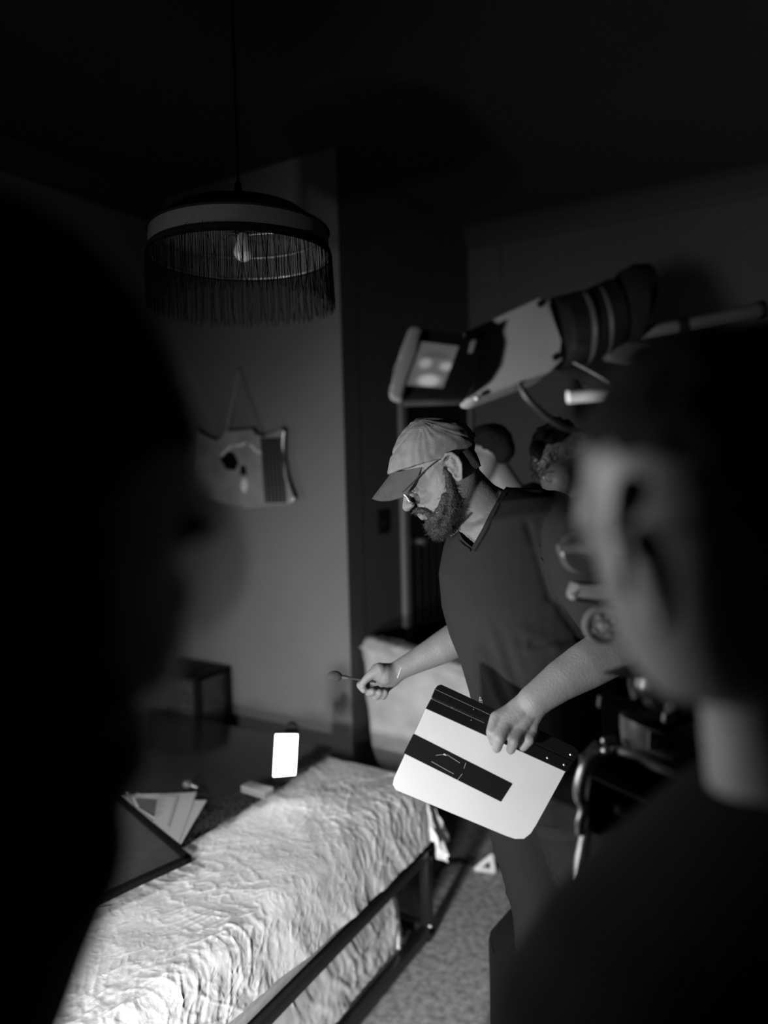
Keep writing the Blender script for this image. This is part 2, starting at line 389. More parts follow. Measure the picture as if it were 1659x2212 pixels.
bm = NB(); box(bm, (-2.65, Y0+.01, .33), (-1.170, BY1-.01, BZ-.012), .05)
tag(obj('mattress', bm, M_sheet2), 'pale mattress in a fitted sheet on the black metal frame', 'mattress')

def drape(name, x0, y0, x1, y1, ztop, ex, ey, rr, nx, ny, m, wr, seed, flare=.25, xjag=0, yl=None):
    """cloth over a slab whose free edges are x=x1 and y=y1"""
    bm = NB(); G = []
    for i in range(nx+1):
        row = []
        for j in range(ny+1):
            X = x0+(x1+ex-x0)*i/nx; Y = y0+(y1+ey-y0)*j/ny
            if xjag and i < 3: X += (3-i)/3*xjag*(noise.noise(Vector((Y*8, seed, 0)))+.8*noise.noise(Vector((Y*34, seed, 3)))+.5*noise.noise(Vector((Y*90, seed, 3))))
            dx = max(0, X-x1+rr); dy = max(0, Y-y1+rr); e = math.hypot(dx, dy)
            if dy < .02 and name == 'bed_sheet': e *= 1-.30*max(0, min(1, (1.85-Y)/1.1))
            e *= 1-.04*noise.noise(Vector((X*3, Y*3, seed)))*(1 if e > .06 else 0)
            if e > 1e-6:
                nv = Vector((dx, dy, 0)).normalized(); bx = min(X, x1-rr); by = min(Y, y1-rr)
                q = math.pi/2*rr
                if e < q: r_ = rr*math.sin(e/rr); z = ztop-rr*(1-math.cos(e/rr))
                else:
                    s = e-q; u = (Y*1.0-X*.6) if dy < 1e-6 or dx > dy else (X*1.4)
                    w = noise.noise(Vector((u*9, seed, 1)))*.9+.5*noise.noise(Vector((u*21, seed, 2)))
                    r_ = rr+s*(flare*((.45 if dy < .02 else .95)+w*(.16 if dy < .02 else 1.2))); z = ztop-rr-s*.985
                p = Vector((bx, by, 0))+nv*r_; p.z = z
            else: p = Vector((X, Y, ztop))
            row.append(p)
        G.append(row)
    V = [[bm.verts.new(p) for p in row] for row in G]
    for i in range(nx):
        for j in range(ny): bm.faces.new((V[i][j], V[i+1][j], V[i+1][j+1], V[i][j+1]))
    bm.normal_update()
    D = []
    for row in V:
        for v in row:
            p = v.co; q = Vector((p.x*1.0+p.z*.6, p.y, p.z))
            w = noise.noise(q*2.2)*2.2; w2 = noise.noise(q*5+Vector((7, 1, 3)))*1.2
            def rd(a, b, sd, k): return max(0, 1-abs(noise.noise(Vector((a, b, seed+sd))))*k)**2
            m1 = max(0, noise.noise(q*2.6+Vector((seed, 5, 0)))+.35); m2 = max(0, noise.noise(q*3.1+Vector((2, seed, 9)))+.35)
            a1 = rd(q.x*15+q.y*5+w*.6, q.y*7-q.x*3+w2, 0, 4.5)
            a2 = rd(q.x*12-q.y*14+w*.6, q.y*12+q.x*8+w2, 4, 4.5)
            a3 = rd(q.x*34+w*2, q.y*22-w2*2, 9, 4)
            a4 = rd(q.x*26+q.y*30+w*2, q.y*16-w2*3, 15, 4)
            soft = noise.noise(Vector((q.x*5+w2, q.y*3.5, seed+2)))+.45*noise.noise(Vector((q.x*17+w, q.y*11, seed+6)))
            D.append((v, Vector(v.normal), wr*(a1*.5*m1+a2*.45*m2+a3*.42*m2+a4*.38*m1+soft*.9)))
    for v, nn, h in D:
        s = (1 if nn.z >= -.2 else -1)*(.55+.45*max(0, min(1, (v.co.y-.5)/.8)))
        v.co += nn*h*s
    return obj(name, bm, m)
sh = drape('bed_sheet', -1.575, -.3, BX1, BY1, BZ, .20, .22, .055, 240, 600, M_sheet, .0065, 3.3, flare=.30, xjag=.05)
tag(sh, 'crumpled white sheet draped over the front edge of the bed', 'bed sheet')
# lower tier bedding
lb = drape('lower_bedding', -2.4, -.3, -1.20, 2.10, .275, .17, .17, .09, 150, 330, M_sheet2, .010, 8.1, flare=.10)
tag(lb, 'rumpled pale bedding stored on the lower tier under the bed', 'bedding')
# black blanket with woolly edge
bl = drape('blanket', -2.64, -.3, -1.49, BY1+.02, BZ-.004, -.055, .0, .03, 90, 200, M_blanket, .001, 5.0)
tag(bl, 'black woollen blanket with shaggy edge lying beside the white sheet', 'blanket')
bm = NB()
for k in range(4200):
    y = random.uniform(.9, 2.22); x = -1.60+random.gauss(0, .017)+.03*noise.noise(Vector((y*7, 0, 0))); z = BZ+.002
    L = random.uniform(.010, .028); a = random.uniform(0, 6.28)
    tube(bm, [(x, y, z), (x+math.cos(a)*L*.5, y+math.sin(a)*L*.5, z+L*.7), (x+math.cos(a+.8)*L, y+math.sin(a+.8)*L, z+L*.6)], .0009, 3, 1)
o = obj('shaggy_edge', bm, mat('wool_tuft', .055, .9), bl); o['kind'] = 'stuff'
# glossy black board lying on the blanket
bm = NB(); box(bm, (-2.62, 1.45, BZ+.003), (-1.635, 2.235, BZ+.010), .002)
tag(obj('glossy_board', bm, M_glossb), 'large glossy black board lying flat on the blanket behind the papers', 'board')
# dark box behind
t = thing('bedside_box', 'dark wooden box with black edges standing behind the bed at the wall', 'box', (-2.5, 2.37, 0))
bm = NB(); box(bm, (-2.66, 2.26, .02), (-2.335, 2.455, .765), .004); obj('body', bm, M_wood, t)
bm = NB(); box(bm, (-2.345, 2.435, .0), (-2.32, 2.465, .775), .003); box(bm, (-2.345, 2.25, .0), (-2.32, 2.275, .775), .003); box(bm, (-2.345, 2.26, .76), (-2.32, 2.45, .778), .002); box(bm, (-2.66, 2.25, .765), (-2.32, 2.465, .782), .002); obj('edge_frame', bm, M_black, t)

# framed board
def onz(x, y, z): return PA(x, y, 2, z)
zc = BZ+.025
c0 = onz(415, 1850, zc); c1 = c0+(onz(290, 1745, zc)-c0)*1.35; c3 = c0+(onz(60, 2010, zc)-c0)*1.25; c2 = c1+c3-c0
t = thing('framed_board', 'dark canvas board in a black frame lying across the white sheet', 'framed board', (c0.x, c0.y, BZ))
U = (c1-c0).normalized(); V_ = (c3-c0).normalized(); wf = .022
bm = NB()
for a, b, q in [(c0, c1, V_), (c0, c3, U), (c1, c2, -U), (c3, c2, -V_)]:
    prism(bm, [a, b, b+q*wf, a+q*wf], Vector((0, 0, -.017)), .003)
obj('frame', bm, M_black, t)
bm = NB(); prism(bm, [c0+(U+V_)*.015, c1+(-U+V_)*.015, c2-(U+V_)*.015, c3+(U-V_)*.015], Vector((0, 0, -.006))); bmesh.ops.translate(bm, vec=(0, 0, -.004), verts=bm.verts[:])
obj('canvas', bm, M_board, t)

# papers
def sheet_paper(name, corners, z, curl, label, group, lines=True):
    t = thing(name, label, 'paper', onz(*corners[0], z), group)
    Q = [onz(x, y, z) for x, y in corners]; bm = NB(); N = 14
    def pt(u, v, o=0):
        p = (Q[0]*(1-u)+Q[1]*u)*(1-v)+(Q[3]*(1-u)+Q[2]*u)*v
        return p+Vector((0, 0, curl*max(0, u-.55)**2*(1-v*.6)+o))
    G = [[bm.verts.new(pt(i/N, j/N)) for j in range(N+1)] for i in range(N+1)]
    for i in range(N):
        for j in range(N): bm.faces.new((G[i][j], G[i+1][j], G[i+1][j+1], G[i][j+1]))
    r = bmesh.ops.solidify(bm, geom=bm.faces[:], thickness=.0006)
    obj('page', bm, M_paper, t)
    if lines:
        bm = NB()
        for k in range(9):
            v = .18+k*.07
            u1 = .62-.03*(k % 3)
            vs = [bm.verts.new(pt(u, w, .0014)) for u, w in [(.1, v), (u1, v), (u1, v+.022), (.1, v+.022)]]; bm.faces.new(vs)
        for (u0, u1, v0, v1) in [(.08, .78, .06, .10), (.74, .78, .06, .85)]:
            vs = [bm.verts.new(pt(u, w, .0014)) for u, w in [(u0, v0), (u1, v0), (u1, v1), (u0, v1)]]; bm.faces.new(vs)
        obj('print', bm, M_ink, t)
sheet_paper('paper', [(258, 1717), (425, 1713), (386, 1822), (284, 1737)], BZ+.0235, .02, 'printed white page on top of the papers beside the framed board', 'papers on the bed')
sheet_paper('paper', [(268, 1710), (447, 1735), (391, 1827), (282, 1734)], BZ+.0205, .05, 'white page curling out underneath the printed page on the bed', 'papers on the bed', False)

# squeeze bulb brush
t = thing('blower_brush', 'small rubber bulb brush lying on the glossy black board', 'brush', onz(410, 1695, BZ+.016))
k = onz(406, 1694, BZ+.03); bm = NB(); ellip(bm, k, Vector((.019, 0, 0)), Vector((0, .017, 0)), Vector((0, 0, .014))); obj('bulb', bm, mat('dark_rubber', .10, .3), t)
bm = NB(); k2 = onz(428, 1702, BZ+.025); cyl(bm, k, .008, k2, .006); obj('collar', bm, M_alu, t)
bm = NB(); cyl(bm, k2, .004, onz(443, 1708, BZ+.02), .002); obj('nozzle', bm, M_black, t)
# sponge
a = onz(520, 1712, BZ+.02); b = onz(572, 1728, BZ+.02); dv = (b-a); w_ = Vector((-dv.y, dv.x, 0)).normalized()*.045
t = thing('sponge', 'grey rectangular sponge lying on the shaggy blanket edge', 'sponge', a)
bm = NB(); prism(bm, [a, b, b+w_, a+w_], Vector((0, 0, .012)), .004); obj('foam', bm, M_sponge, t)
bm = NB(); prism(bm, [p+Vector((0, 0, .0125)) for p in (a, b, b+w_, a+w_)], Vector((0, 0, .012)), .004); obj('scouring_pad', bm, mat('scour', .28, .95, bump=1, bscale=400), t)
# led panel
A = P(590, 1678, 2.42); B = P(638, 1674, 2.42); base = (A+B)/2; base.z
t = thing('led_light', 'small glowing rectangular light panel standing on the blanket edge', 'light panel', (base.x, base.y, BZ))
C_ = P(643, 1587, 2.40); D_ = P(595, 1587, 2.40)
nrm = (B-A).cross(D_-A).normalized()
if nrm.dot(VD) > 0: nrm = -nrm
bm = NB(); prism(bm, [A, B, C_, D_], -nrm*.004, .0012); obj('diffuser', bm, M_led, t)
bm = NB(); ex = (B-A).normalized()*.004; ey = (D_-A).normalized()*.004
prism(bm, [A-ex-ey-nrm*.0035, B+ex-ey-nrm*.0035, C_+ex+ey-nrm*.0035, D_-ex+ey-nrm*.0035], -nrm*.016, .002); obj('housing', bm, M_black, t)
bm = NB(); q0 = (A+B)/2-nrm*.015; q1 = (C_+D_)/2-nrm*.04; tube(bm, [q0-ey*2, q0-nrm*.05-ey, q1+ex*2], .006, 8, 5); cyl(bm, q1+ex*3, .022, q1+ex*3-nrm*.02, .02); obj('stand', bm, M_black, t)

# ------------------------------------------------------------------ velvet chair behind the bed
t = thing('velvet_chair', 'pale velvet upholstered chair with its broad back to the bed', 'chair', (-1.3, 2.7, 0))
def ch(x, y, yy): return PA(x, y, 1, yy)
S = []
outline = [((768, 1378), 1020, 1415), ((766, 1410), 1030, 1440), ((770, 1460), 1040, 1480), ((778, 1530), 1045, 1560), ((788, 1590), 1045, 1620), ((800, 1640), 1040, 1670), ((830, 1672), 1030, 1700)]
bm = NB(); R_ = []
prof = [(.0, -1.648, -.85, .965), (1, -1.655, -.84, .93), (2, -1.65, -.84, .84), (3, -1.64, -.845, .72), (4, -1.62, -.85, .58), (5, -1.59, -.87, .46), (6, -1.53, -.92, .39)]
for (k, xa, xb, z) in prof:
    th = [.05, .075, .065, .06, .06, .055, .04][int(k)]; yc = 2.60+.02*(k > 1)-.012*k
    rr = []
    for j in range(60):
        u = 2*math.pi*j/60; cx_ = math.copysign(abs(math.cos(u))**.25, math.cos(u)); sy = math.copysign(abs(math.sin(u))**.6, math.sin(u))
        x = (xa+xb)/2+(xb-xa)/2*cx_
        zz = z-(x-xa)*(.14 if k < 2 else .05)+(.008*noise.noise(Vector((x*30, sy, k*3))) if k < 2 else 0)
        rr.append(Vector((x, yc+th*sy+.008*noise.noise(Vector((x*14, z*3, sy))), zz)))
    R_.append(rr)
rings(bm, R_); me = remesh(bm, .008, 3)
displace(me, lambda p: .006*nz(p, 9)+.004*ridge((p.x*2.5, 0, p.z*.8), 9)*(p.z > .86)+.003*nz(p, 25))
link('backrest', me, M_velvet, t)
bm = NB(); tube(bm, [Vector((-1.655, 2.545, .925)), Vector((-1.3, 2.54, .875)), Vector((-.85, 2.545, .81))], .006, 8, 6); obj('piping', bm, M_velvet, t)
bm = NB(); box(bm, (-1.6, 2.64, .30), (-.88, 3.15, .46), .03); obj('seat', bm, M_velvet, t)
for x in (-1.55, -.93):
    for y in (2.62, 3.10):
        bm = NB(); cyl(bm, (x, y, 0), .014, (x, y, .40), .022); obj('leg', bm, M_wood, t)

# unseen disc on a stand, added to cast the rounded chimney wall shadow
fc = Vector((-1.447, .967, 1.235))-UX*.165; nf = (Vector((-.83, -.27, 1.2))-fc).normalized()
t = thing('shadow_disc', 'unseen round black disc on a thin stand, added to cast the rounded wall shadow', 'shadow disc', (fc.x, fc.y, BZ))
bm = NB(); cyl(bm, fc-nf*.004, .165, fc+nf*.004, .165, 48); obj('disc', bm, M_darkcloth, t)
bm = NB(); cyl(bm, (fc.x, fc.y, BZ+.02), .006, (fc.x, fc.y, fc.z-.16), .006); obj('pole', bm, M_blackm, t)
bm = NB(); cyl(bm, (fc.x, fc.y, BZ+.008), .035, (fc.x, fc.y, BZ+.022), .03); obj('base', bm, M_blackm, t)

# floor bits
t = thing('hanging_tag', 'small pale tag hanging from a cord beside the dark doorway', 'tag', PA(1010, 905, 1, YB-.03))
bm = NB(); tube(bm, [PA(1007, 862, 1, YB-.02), PA(1009, 900, 1, YB-.03)], .003, 6, 1); obj('cord', bm, M_black, t)
bm = NB(); q = PA(1008, 898, 1, YB-.03); cyl(bm, q, .011, PA(1010, 914, 1, YB-.03), .013); obj('tag_body', bm, mat('white_plastic', .75, .5), t)
t = thing('plug_bracket', 'small white triangular plastic bracket on the carpet beyond the bed', 'bracket', PA(1052, 1885, 2, 0))
d_ = PA(1052, 1885, 2, 0); d_ = (d_-CAM).dot(VD)-.01
bm = NB()
for a, b in [((1030, 1876), (1066, 1882)), ((1066, 1880), (1062, 1850)), ((1062, 1850), (1034, 1872))]:
    capsule(bm, P(*a, d_), .012, P(*b, d_), .010)
obj('body', bm, mat('white_plastic', .75, .5), t)
bm = NB(); tube(bm, [PA(1030, 1872, 2, .02), PA(1000, 1862, 2, .01), PA(960, 1868, 2, .01), PA(940, 1895, 2, .01)], .005, 6, 6)
tag(obj('power_cable', bm, M_black), 'thin black cable trailing over the carpet under the bed end', 'cable')
bm = NB(); prism_px(bm, [(1120, 2008), (1070, 2064), (1067, 2085), (1076, 2300), (1200, 2300), (1200, 2008)], 1.9, .12, .02)
bb = min(v.co.z for v in bm.verts)
for v in bm.verts:
    if v.co.z < bb+.05: v.co.z = 0.002
tag(obj('gear_bag', bm, M_darkcloth), "black equipment bag on the carpet behind the capped man's legs", 'bag')

# ------------------------------------------------------------------ the man with the cap
E0 = (968, 1015); fx = (-.82, .57); ux = (-.57, -.82)
HD = 1.615
def HL(a, h, w=0):                                # head-local mm -> world (w: toward the viewer)
    k = 1.0
    x = E0[0]+(a*fx[0]+h*ux[0])*k; y = E0[1]+(a*fx[1]+h*ux[1])*k
    return P(x, y, HD)-VD*(w/1000)
def hr(r): return r*HD/F
man = thing('person', 'bearded man in a pale cap and glasses leaning over the bed, clapperboard in one hand', 'person', P(1230, 2560, 1.66))
man.location.z = 0
bm = NB()
prof = [(114, 22, -28, 30), (105, 46, -46, 50), (86, 72, -54, 62), (62, 90, -68, 70), (35, 99, -77, 75), (18, 98, -73, 75), (4, 93, -68, 74), (-12, 96, -64, 72), (-28, 100, -60, 70), (-45, 101, -52, 66), (-62, 100, -38, 61), (-80, 98, -12, 52), (-94, 92, 12, 40), (-104, 80, 28, 24)]
R_ = []
for (h, af, ab, w) in prof:
    rr = []
    for j in range(32):
        u = 2*math.pi*j/32; c = math.cos(u); s = math.sin(u)
        a = (af+ab)/2+(af-ab)/2*c
        ww = w*math.copysign(abs(s)**.9, s)
        if c > 0: ww *= 1-.22*c*c
        rr.append(HL(a, h, ww))
    R_.append(rr)
rings(bm, R_)
def hcap(L):
    for p, q in zip(L, L[1:]): capsule(bm, HL(*p[:3]), p[3]/1000, HL(*q[:3]), q[3]/1000)
hcap([(99, 12, 0, 9), (110, -4, 0, 10), (118, -15, 0, 12)])
for s in (-1, 1):
    hcap([(112, -17, 10*s, 8), (106, -17, 14*s, 7)])
    hcap([(93, 26, 14*s, 9), (92, 28, 34*s, 10), (80, 26, 52*s, 9)])     # brow
    hcap([(76, -14, 36*s, 12)]*2+[(50, -16, 52*s, 9)])                      # cheekbone
    hcap([(86, 6, 32*s, 11), (85, 6, 34*s, 11)])                          # eye
hcap([(101, -42, -18, 6), (106, -42, 0, 7), (101, -42, 18, 6)]); hcap([(99, -51, -16, 6), (104, -52, 0, 8), (99, -51, 16, 6)])
# ear shell
def ear(s):
    c = [(6, 24), (-6, 29), (-17, 24), (-22, 10), (-20, -6), (-12, -20), (-4, -30), (3, -29), (5, -16)]
    L = [HL(a, h, s*(74+(8 if a < 0 else 3)+ (4 if a < -12 else 0))) for a, h in c]
    for p, q in zip(L, L[1:]): capsule(bm, p, .0042, q, .0042, 10)
    L = [HL(a, h, s*(76+(5 if a < -8 else 0))) for a, h in [(0, 14), (-9, 17), (-14, 6), (-12, -8), (-4, -14), (3, -10)]]
    for p, q in zip(L, L[1:]): capsule(bm, p, .003, q, .003, 8)
    capsule(bm, HL(-8, 5, s*74), .010, HL(-6, -14, s*73), .009)
    capsule(bm, HL(-14, 16, s*74), .008, HL(-14, 0, s*75), .008)
    capsule(bm, HL(4, 0, s*76), .005, HL(3, -6, s*77), .005)
    capsule(bm, HL(-2, -27, s*78), .006, HL(-6, -25, s*78), .006)
ear(1); ear(-1)
# neck, chest, torso
chain(bm, [(975, 1030, 1.63, 55), (1015, 1075, 1.64, 57), (1052, 1120, 1.65, 62)])
chain(bm, [(1058, 1080, 1.64, 34), (1130, 1110, 1.64, 30)])
chain(bm, [(1000, 1130, 1.64, 40), (1040, 1170, 1.64, 60)])
TOR = [(1060, 1062, 1135, 1055, 1.66, .05), (1015, 1090, 1215, 1068, 1.66, .10), (978, 1130, 1262, 1092, 1.66, .13), (958, 1180, 1290, 1135, 1.67, .145), (947, 1240, 1302, 1200, 1.67, .155), (954, 1310, 1302, 1290, 1.67, .165), (972, 1370, 1296, 1370, 1.67, .168), (996, 1430, 1292, 1445, 1.67, .17), (1015, 1500, 1290, 1525, 1.67, .165), (1028, 1570, 1290, 1600, 1.67, .16), (1036, 1640, 1290, 1660, 1.67, .155)]
secs(bm, [(a+9, b+7, c-10, d+5, e, hd-.012) for a, b, c, d, e, hd in TOR]+[(1050, 1690, 1280, 1700, 1.67, .13)])
# left arm (nearer), forearm
chain(bm, [(1222, 1165, 1.58, 46), (1265, 1255, 1.50, 54), (1345, 1385, 1.43, 52)])
chain(bm, [(1345, 1388, 1.43, 52), (1305, 1415, 1.415, 53), (1262, 1440, 1.40, 50), (1212, 1470, 1.385, 43), (1172, 1500, 1.375, 37), (1152, 1516, 1.372, 36)])
# left hand
W0 = (1152, 1516, 1.372)
for (kx, ky, kd, kr, pip, tip) in [(1072, 1550, 1.368, 14.5, (1062, 1582, 1.352, 13), (1067, 1602, 1.372, 11)),
                                   (1095, 1563, 1.356, 15.5, (1079, 1594, 1.336, 13.5), (1073, 1616, 1.348, 11)),
                                   (1123, 1577, 1.356, 15.5, (1110, 1601, 1.336, 13), (1103, 1620, 1.348, 10.5)),
                                   (1150, 1583, 1.364, 14, (1144, 1598, 1.348, 11.5), (1130, 1614, 1.354, 10))]:
    chain(bm, [(W0[0]+(kx-1118)*.30, W0[1]+2, W0[2]+.004, 26), ((kx+1140)/2, (ky+1528)/2, kd+.010, 22), (kx, ky, kd, kr)])
    chain(bm, [(kx, ky, kd, kr), pip, tip])
chain(bm, [(1118, 1522, 1.395, 17), (1090, 1548, 1.415, 14), (1085, 1580, 1.43, 12)])      # thumb behind the board
# right arm (farther)
chain(bm, [(1040, 1140, 1.80, 58), (1045, 1300, 1.80, 52), (1030, 1375, 1.78, 44), (985, 1382, 1.76, 38), (950, 1402, 1.755, 34), (905, 1425, 1.75, 27), (868, 1444, 1.745, 22.5), (852, 1454, 1.745, 23)])
chain(bm, [(852, 1456, 1.745, 22), (832, 1456, 1.735, 24), (818, 1452, 1.73, 20)])
chain(bm, [(848, 1466, 1.75, 18), (832, 1478, 1.75, 17), (818, 1480, 1.75, 15)])
chain(bm, [(820, 1448, 1.725, 17), (801, 1458, 1.72, 10.5), (790, 1468, 1.72, 8.5), (784, 1476, 1.722, 7.5)])       # thumb
for L in ([(812, 1470, 1.75, 11), (790, 1468, 1.745, 9.5), (778, 1480, 1.73, 8.5), (786, 1490, 1.72, 8)],
          [(818, 1478, 1.752, 10), (800, 1484, 1.745, 9.5), (797, 1496, 1.73, 9), (805, 1494, 1.715, 8.5)],
          [(826, 1482, 1.752, 10), (815, 1492, 1.745, 9.5), (813, 1504, 1.73, 9), (820, 1496, 1.715, 8.5)],
          [(836, 1484, 1.752, 10), (830, 1494, 1.745, 9), (827, 1504, 1.73, 8.5), (832, 1496, 1.718, 8)]):
    chain(bm, L)
# legs inside the trousers
ankA = PA(1235, 2490, 2, .09); ankB = PA(1330, 2560, 2, .09)
kA = P(1182, 1965, 1.70); kB = P(1330, 1990, 1.62); hA = P(1120, 1690, 1.75); hB = P(1225, 1700, 1.60)
for h_, k_, a_ in ((hA, kA, ankA), (hB, kB, ankB)):
    capsule(bm, h_, .075, k_, .055); capsule(bm, k_, .055, a_, .035)
me = remesh(bm, .0021, 3, .5)
def wsm(c):
    x, y = proj(c)
    if 935 < x < 1000 and 970 < y < 1060: return .05
    if 850 < x < 960 and 1020 < y < 1150: return .55
    if 1040 < x < 1175 and 1535 < y < 1640: return .30
    if 770 < x < 840 and 1430 < y < 1520: return .15
    return 1
relax(me, 26, wsm)
body = link('body', me, M_skin, man)
bodytree = BVHTree.FromPolygons([v.co[:] for v in me.vertices], [p.vertices[:] for p in me.polygons])

# tee shirt
bm = NB(); secs(bm, TOR, 44, 2.15)
chain(bm, [(1190, 1120, 1.62, 62), (1228, 1160, 1.55, 68), (1265, 1255, 1.49, 72), (1315, 1340, 1.44, 66)])
chain(bm, [(1045, 1130, 1.78, 64), (1050, 1270, 1.80, 60)])
chain(bm, [(1078, 1085, 1.64, 34), (1160, 1094, 1.62, 42)])
me = remesh(bm, .0045, 5, .5)
def tee_disp(p):
    x, y = proj(p); h = 0
    h += .003*nz(p, 7)
    # drag folds at the waist
    g = math.exp(-((x-1075)/50)**2)*max(0, min(1, (y-1330)/90)); s = (x-1020)-(y-1400)*.42
    h += g*.0035*math.sin(s/6.5+1.5*nz(p, 9))
    for (x0, y0, x1, y1, amp, wd) in [(1140, 1135, 1188, 1290, -.0045, 9), (1188, 1290, 1262, 1385, -.0045, 10), (1160, 1180, 1200, 1310, .004, 12), (1150, 1390, 1290, 1372, -.006, 10), (1140, 1410, 1290, 1400, .005, 14), (1120, 1360, 1200, 1395, .004, 14)]:
        dx, dy = x1-x0, y1-y0; t_ = max(0, min(1, ((x-x0)*dx+(y-y0)*dy)/(dx*dx+dy*dy)))
        dd = math.hypot(x-x0-t_*dx, y-y0-t_*dy); h += amp*math.exp(-(dd/wd)**2)
    return h
displace(me, tee_disp)
vneck = [(940, 1060), (1000, 1000), (1104, 1040), (1084, 1062), (1060, 1105), (1040, 1145), (1019, 1182), (1000, 1165), (985, 1138), (975, 1122)]
bm = NB(); bm.from_mesh(me)
kill = [f for f in bm.faces if inside(*proj(f.calc_center_median()), vneck)]
kill += [f for f in bm.faces if (f.calc_center_median()-P(1318, 1352, 1.44)).dot((P(1345, 1395, 1.43)-P(1262, 1250, 1.49)).normalized()) > .02 and f.calc_center_median().z < P(1300, 1300, 1.45).z and (f.calc_center_median()-P(1330, 1360, 1.43)).length < .11]
bmesh.ops.delete(bm, geom=list(set(kill)), context='FACES')
# straighten the neckline
for v in bm.verts:
    if v.is_boundary:
        x, y = proj(v.co); best = None
        for i in range(2, 9):
            x0, y0 = vneck[i]; x1, y1 = vneck[i+1]; dx, dy = x1-x0, y1-y0
            t_ = max(0, min(1, ((x-x0)*dx+(y-y0)*dy)/(dx*dx+dy*dy))); qx, qy = x0+t_*dx, y0+t_*dy; dd = math.hypot(x-qx, y-qy)
            if best is None or dd < best[0]: best = (dd, qx, qy)
        if best[0] < 7:
            dep = (v.co-CAM).dot(VD); v.co = P(best[1], best[2], dep)
bmesh.ops.solidify(bm, geom=bm.faces[:], thickness=.0016)
tee = obj('t_shirt', bm, M_tee, man)
teetree = BVHTree.FromPolygons([v.co[:] for v in tee.data.vertices], [p.vertices[:] for p in tee.data.polygons])
def on_tree(tr, x, y, off):
    r = ray(x, y).normalized(); h = tr.ray_cast(CAM, r)
    return (h[0]-r*off) if h[0] else P(x, y, 1.52)
bm = NB(); L = []
for (x, y) in [(1088, 1066), (1066, 1104), (1046, 1144), (1021, 1187)]: L.append(on_tree(teetree, x+3, y+3, .002))
tube(bm, L, .0032, 6, 5); L = [on_tree(teetree, x-2, y+4, .002) for x, y in [(1019, 1185), (999, 1170), (984, 1146), (976, 1130)]]
tube(bm, L, .0032, 6, 5); obj('collar', bm, M_tee, tee)
# printed letters at the hem of the shirt
tc = bpy.data.curves.new('letters', 'FONT'); tc.body = 'VEP'; tc.size = 20; tc.offset = .3
to = bpy.data.objects.new('tmp', tc); COL.objects.link(to); dg = bpy.context.evaluated_depsgraph_get()
tm = bpy.data.meshes.new_from_object(to.evaluated_get(dg)); bpy.data.objects.remove(to)
for v in tm.vertices:
    x, y = v.co.x, v.co.y; v.co = on_tree(teetree, 1043-y*.55, 1538-x*1.05, .0012) if False else on_tree(teetree, 1042-y*.5, 1536-x*.95, .0015)
link('printed_letters', tm, mat('faded_print', .30, .8), tee)
# trousers
bm = NB()
secs(bm, [(1034, 1600, 1292, 1625, 1.67, .158), (1036, 1660, 1296, 1680, 1.67, .165), (1040, 1720, 1300, 1730, 1.67, .16)])
for h_, k_, a_, r1, r2 in ((hA, kA, ankA, .100, .082), (hB, kB, ankB, .100, .082)):
    capsule(bm, h_, r1, k_, r2); capsule(bm, k_, r2, a_+Vector((0, 0, .03)), .068)
me = remesh(bm, .006, 6, .5)
displace(me, lambda p: .004*nz(p, 8, 3)+.004*max(0, ridge((p.x*1, p.y*1, p.z*2.2), 6, 2))**3)
link('trousers', me, M_trous, man)
for a_ in (ankA, ankB):
    bm = NB(); dr_ = Vector((-.75, .25, 0)).normalized(); q = Vector((a_.x, a_.y, .035))
    capsule(bm, q-dr_*.04, .036, q+dr_*.17, .034); me = remesh(bm, .006, 2)
    for v in me.vertices: v.co.z = max(v.co.z, 0.001)
    link('shoe', me, M_black, man)
# cap
bm = NB()
secs(bm, [(837, 1025, 1025, 975, 1.615, .084), (840, 1000, 1026, 956, 1.615, .087), (850, 966, 1020, 933, 1.615, .084), (866, 935, 1005, 916, 1.615, .074), (886, 914, 980, 906, 1.615, .053), (903, 904, 952, 901, 1.615, .028)], 48)
me = remesh(bm, .0025, 8, .5)
def capd(p):
    x, y = proj(p); s = math.hypot(x-905, y-908)+1; an = math.atan2(y-908, x-905)
    h = .0010*nz(p, 60)+.0005*math.sin(an*22+6*nz(p, 16))+.0012*max(0, ridge(p, 24))**3*min(1, s/120)
    for a0 in (2.25, .35): h -= .0022*math.exp(-((an-a0)/.016)**2)
    return h
displace(me, capd)
cap = link('cap', me, M_cap, man)
bm = NB(); ellip(bm, P(905, 907, 1.615), UX*.008, UY*.004, VD*.008); obj('cap_button', bm, M_cap, cap)
captree = BVHTree.FromPolygons([v.co[:] for v in me.vertices], [p.vertices[:] for p in me.polygons])
q = on_tree(captree, 910, 930, .0); bm = NB(); ctube(bm, [q+UX*.0022*math.cos(u)+UY*.0022*math.sin(u)-VD*.0006 for u in [k*math.pi/6 for k in range(12)]], .0007, 6); obj('eyelet', bm, mat('eyelet_thread', .45, .8), cap)
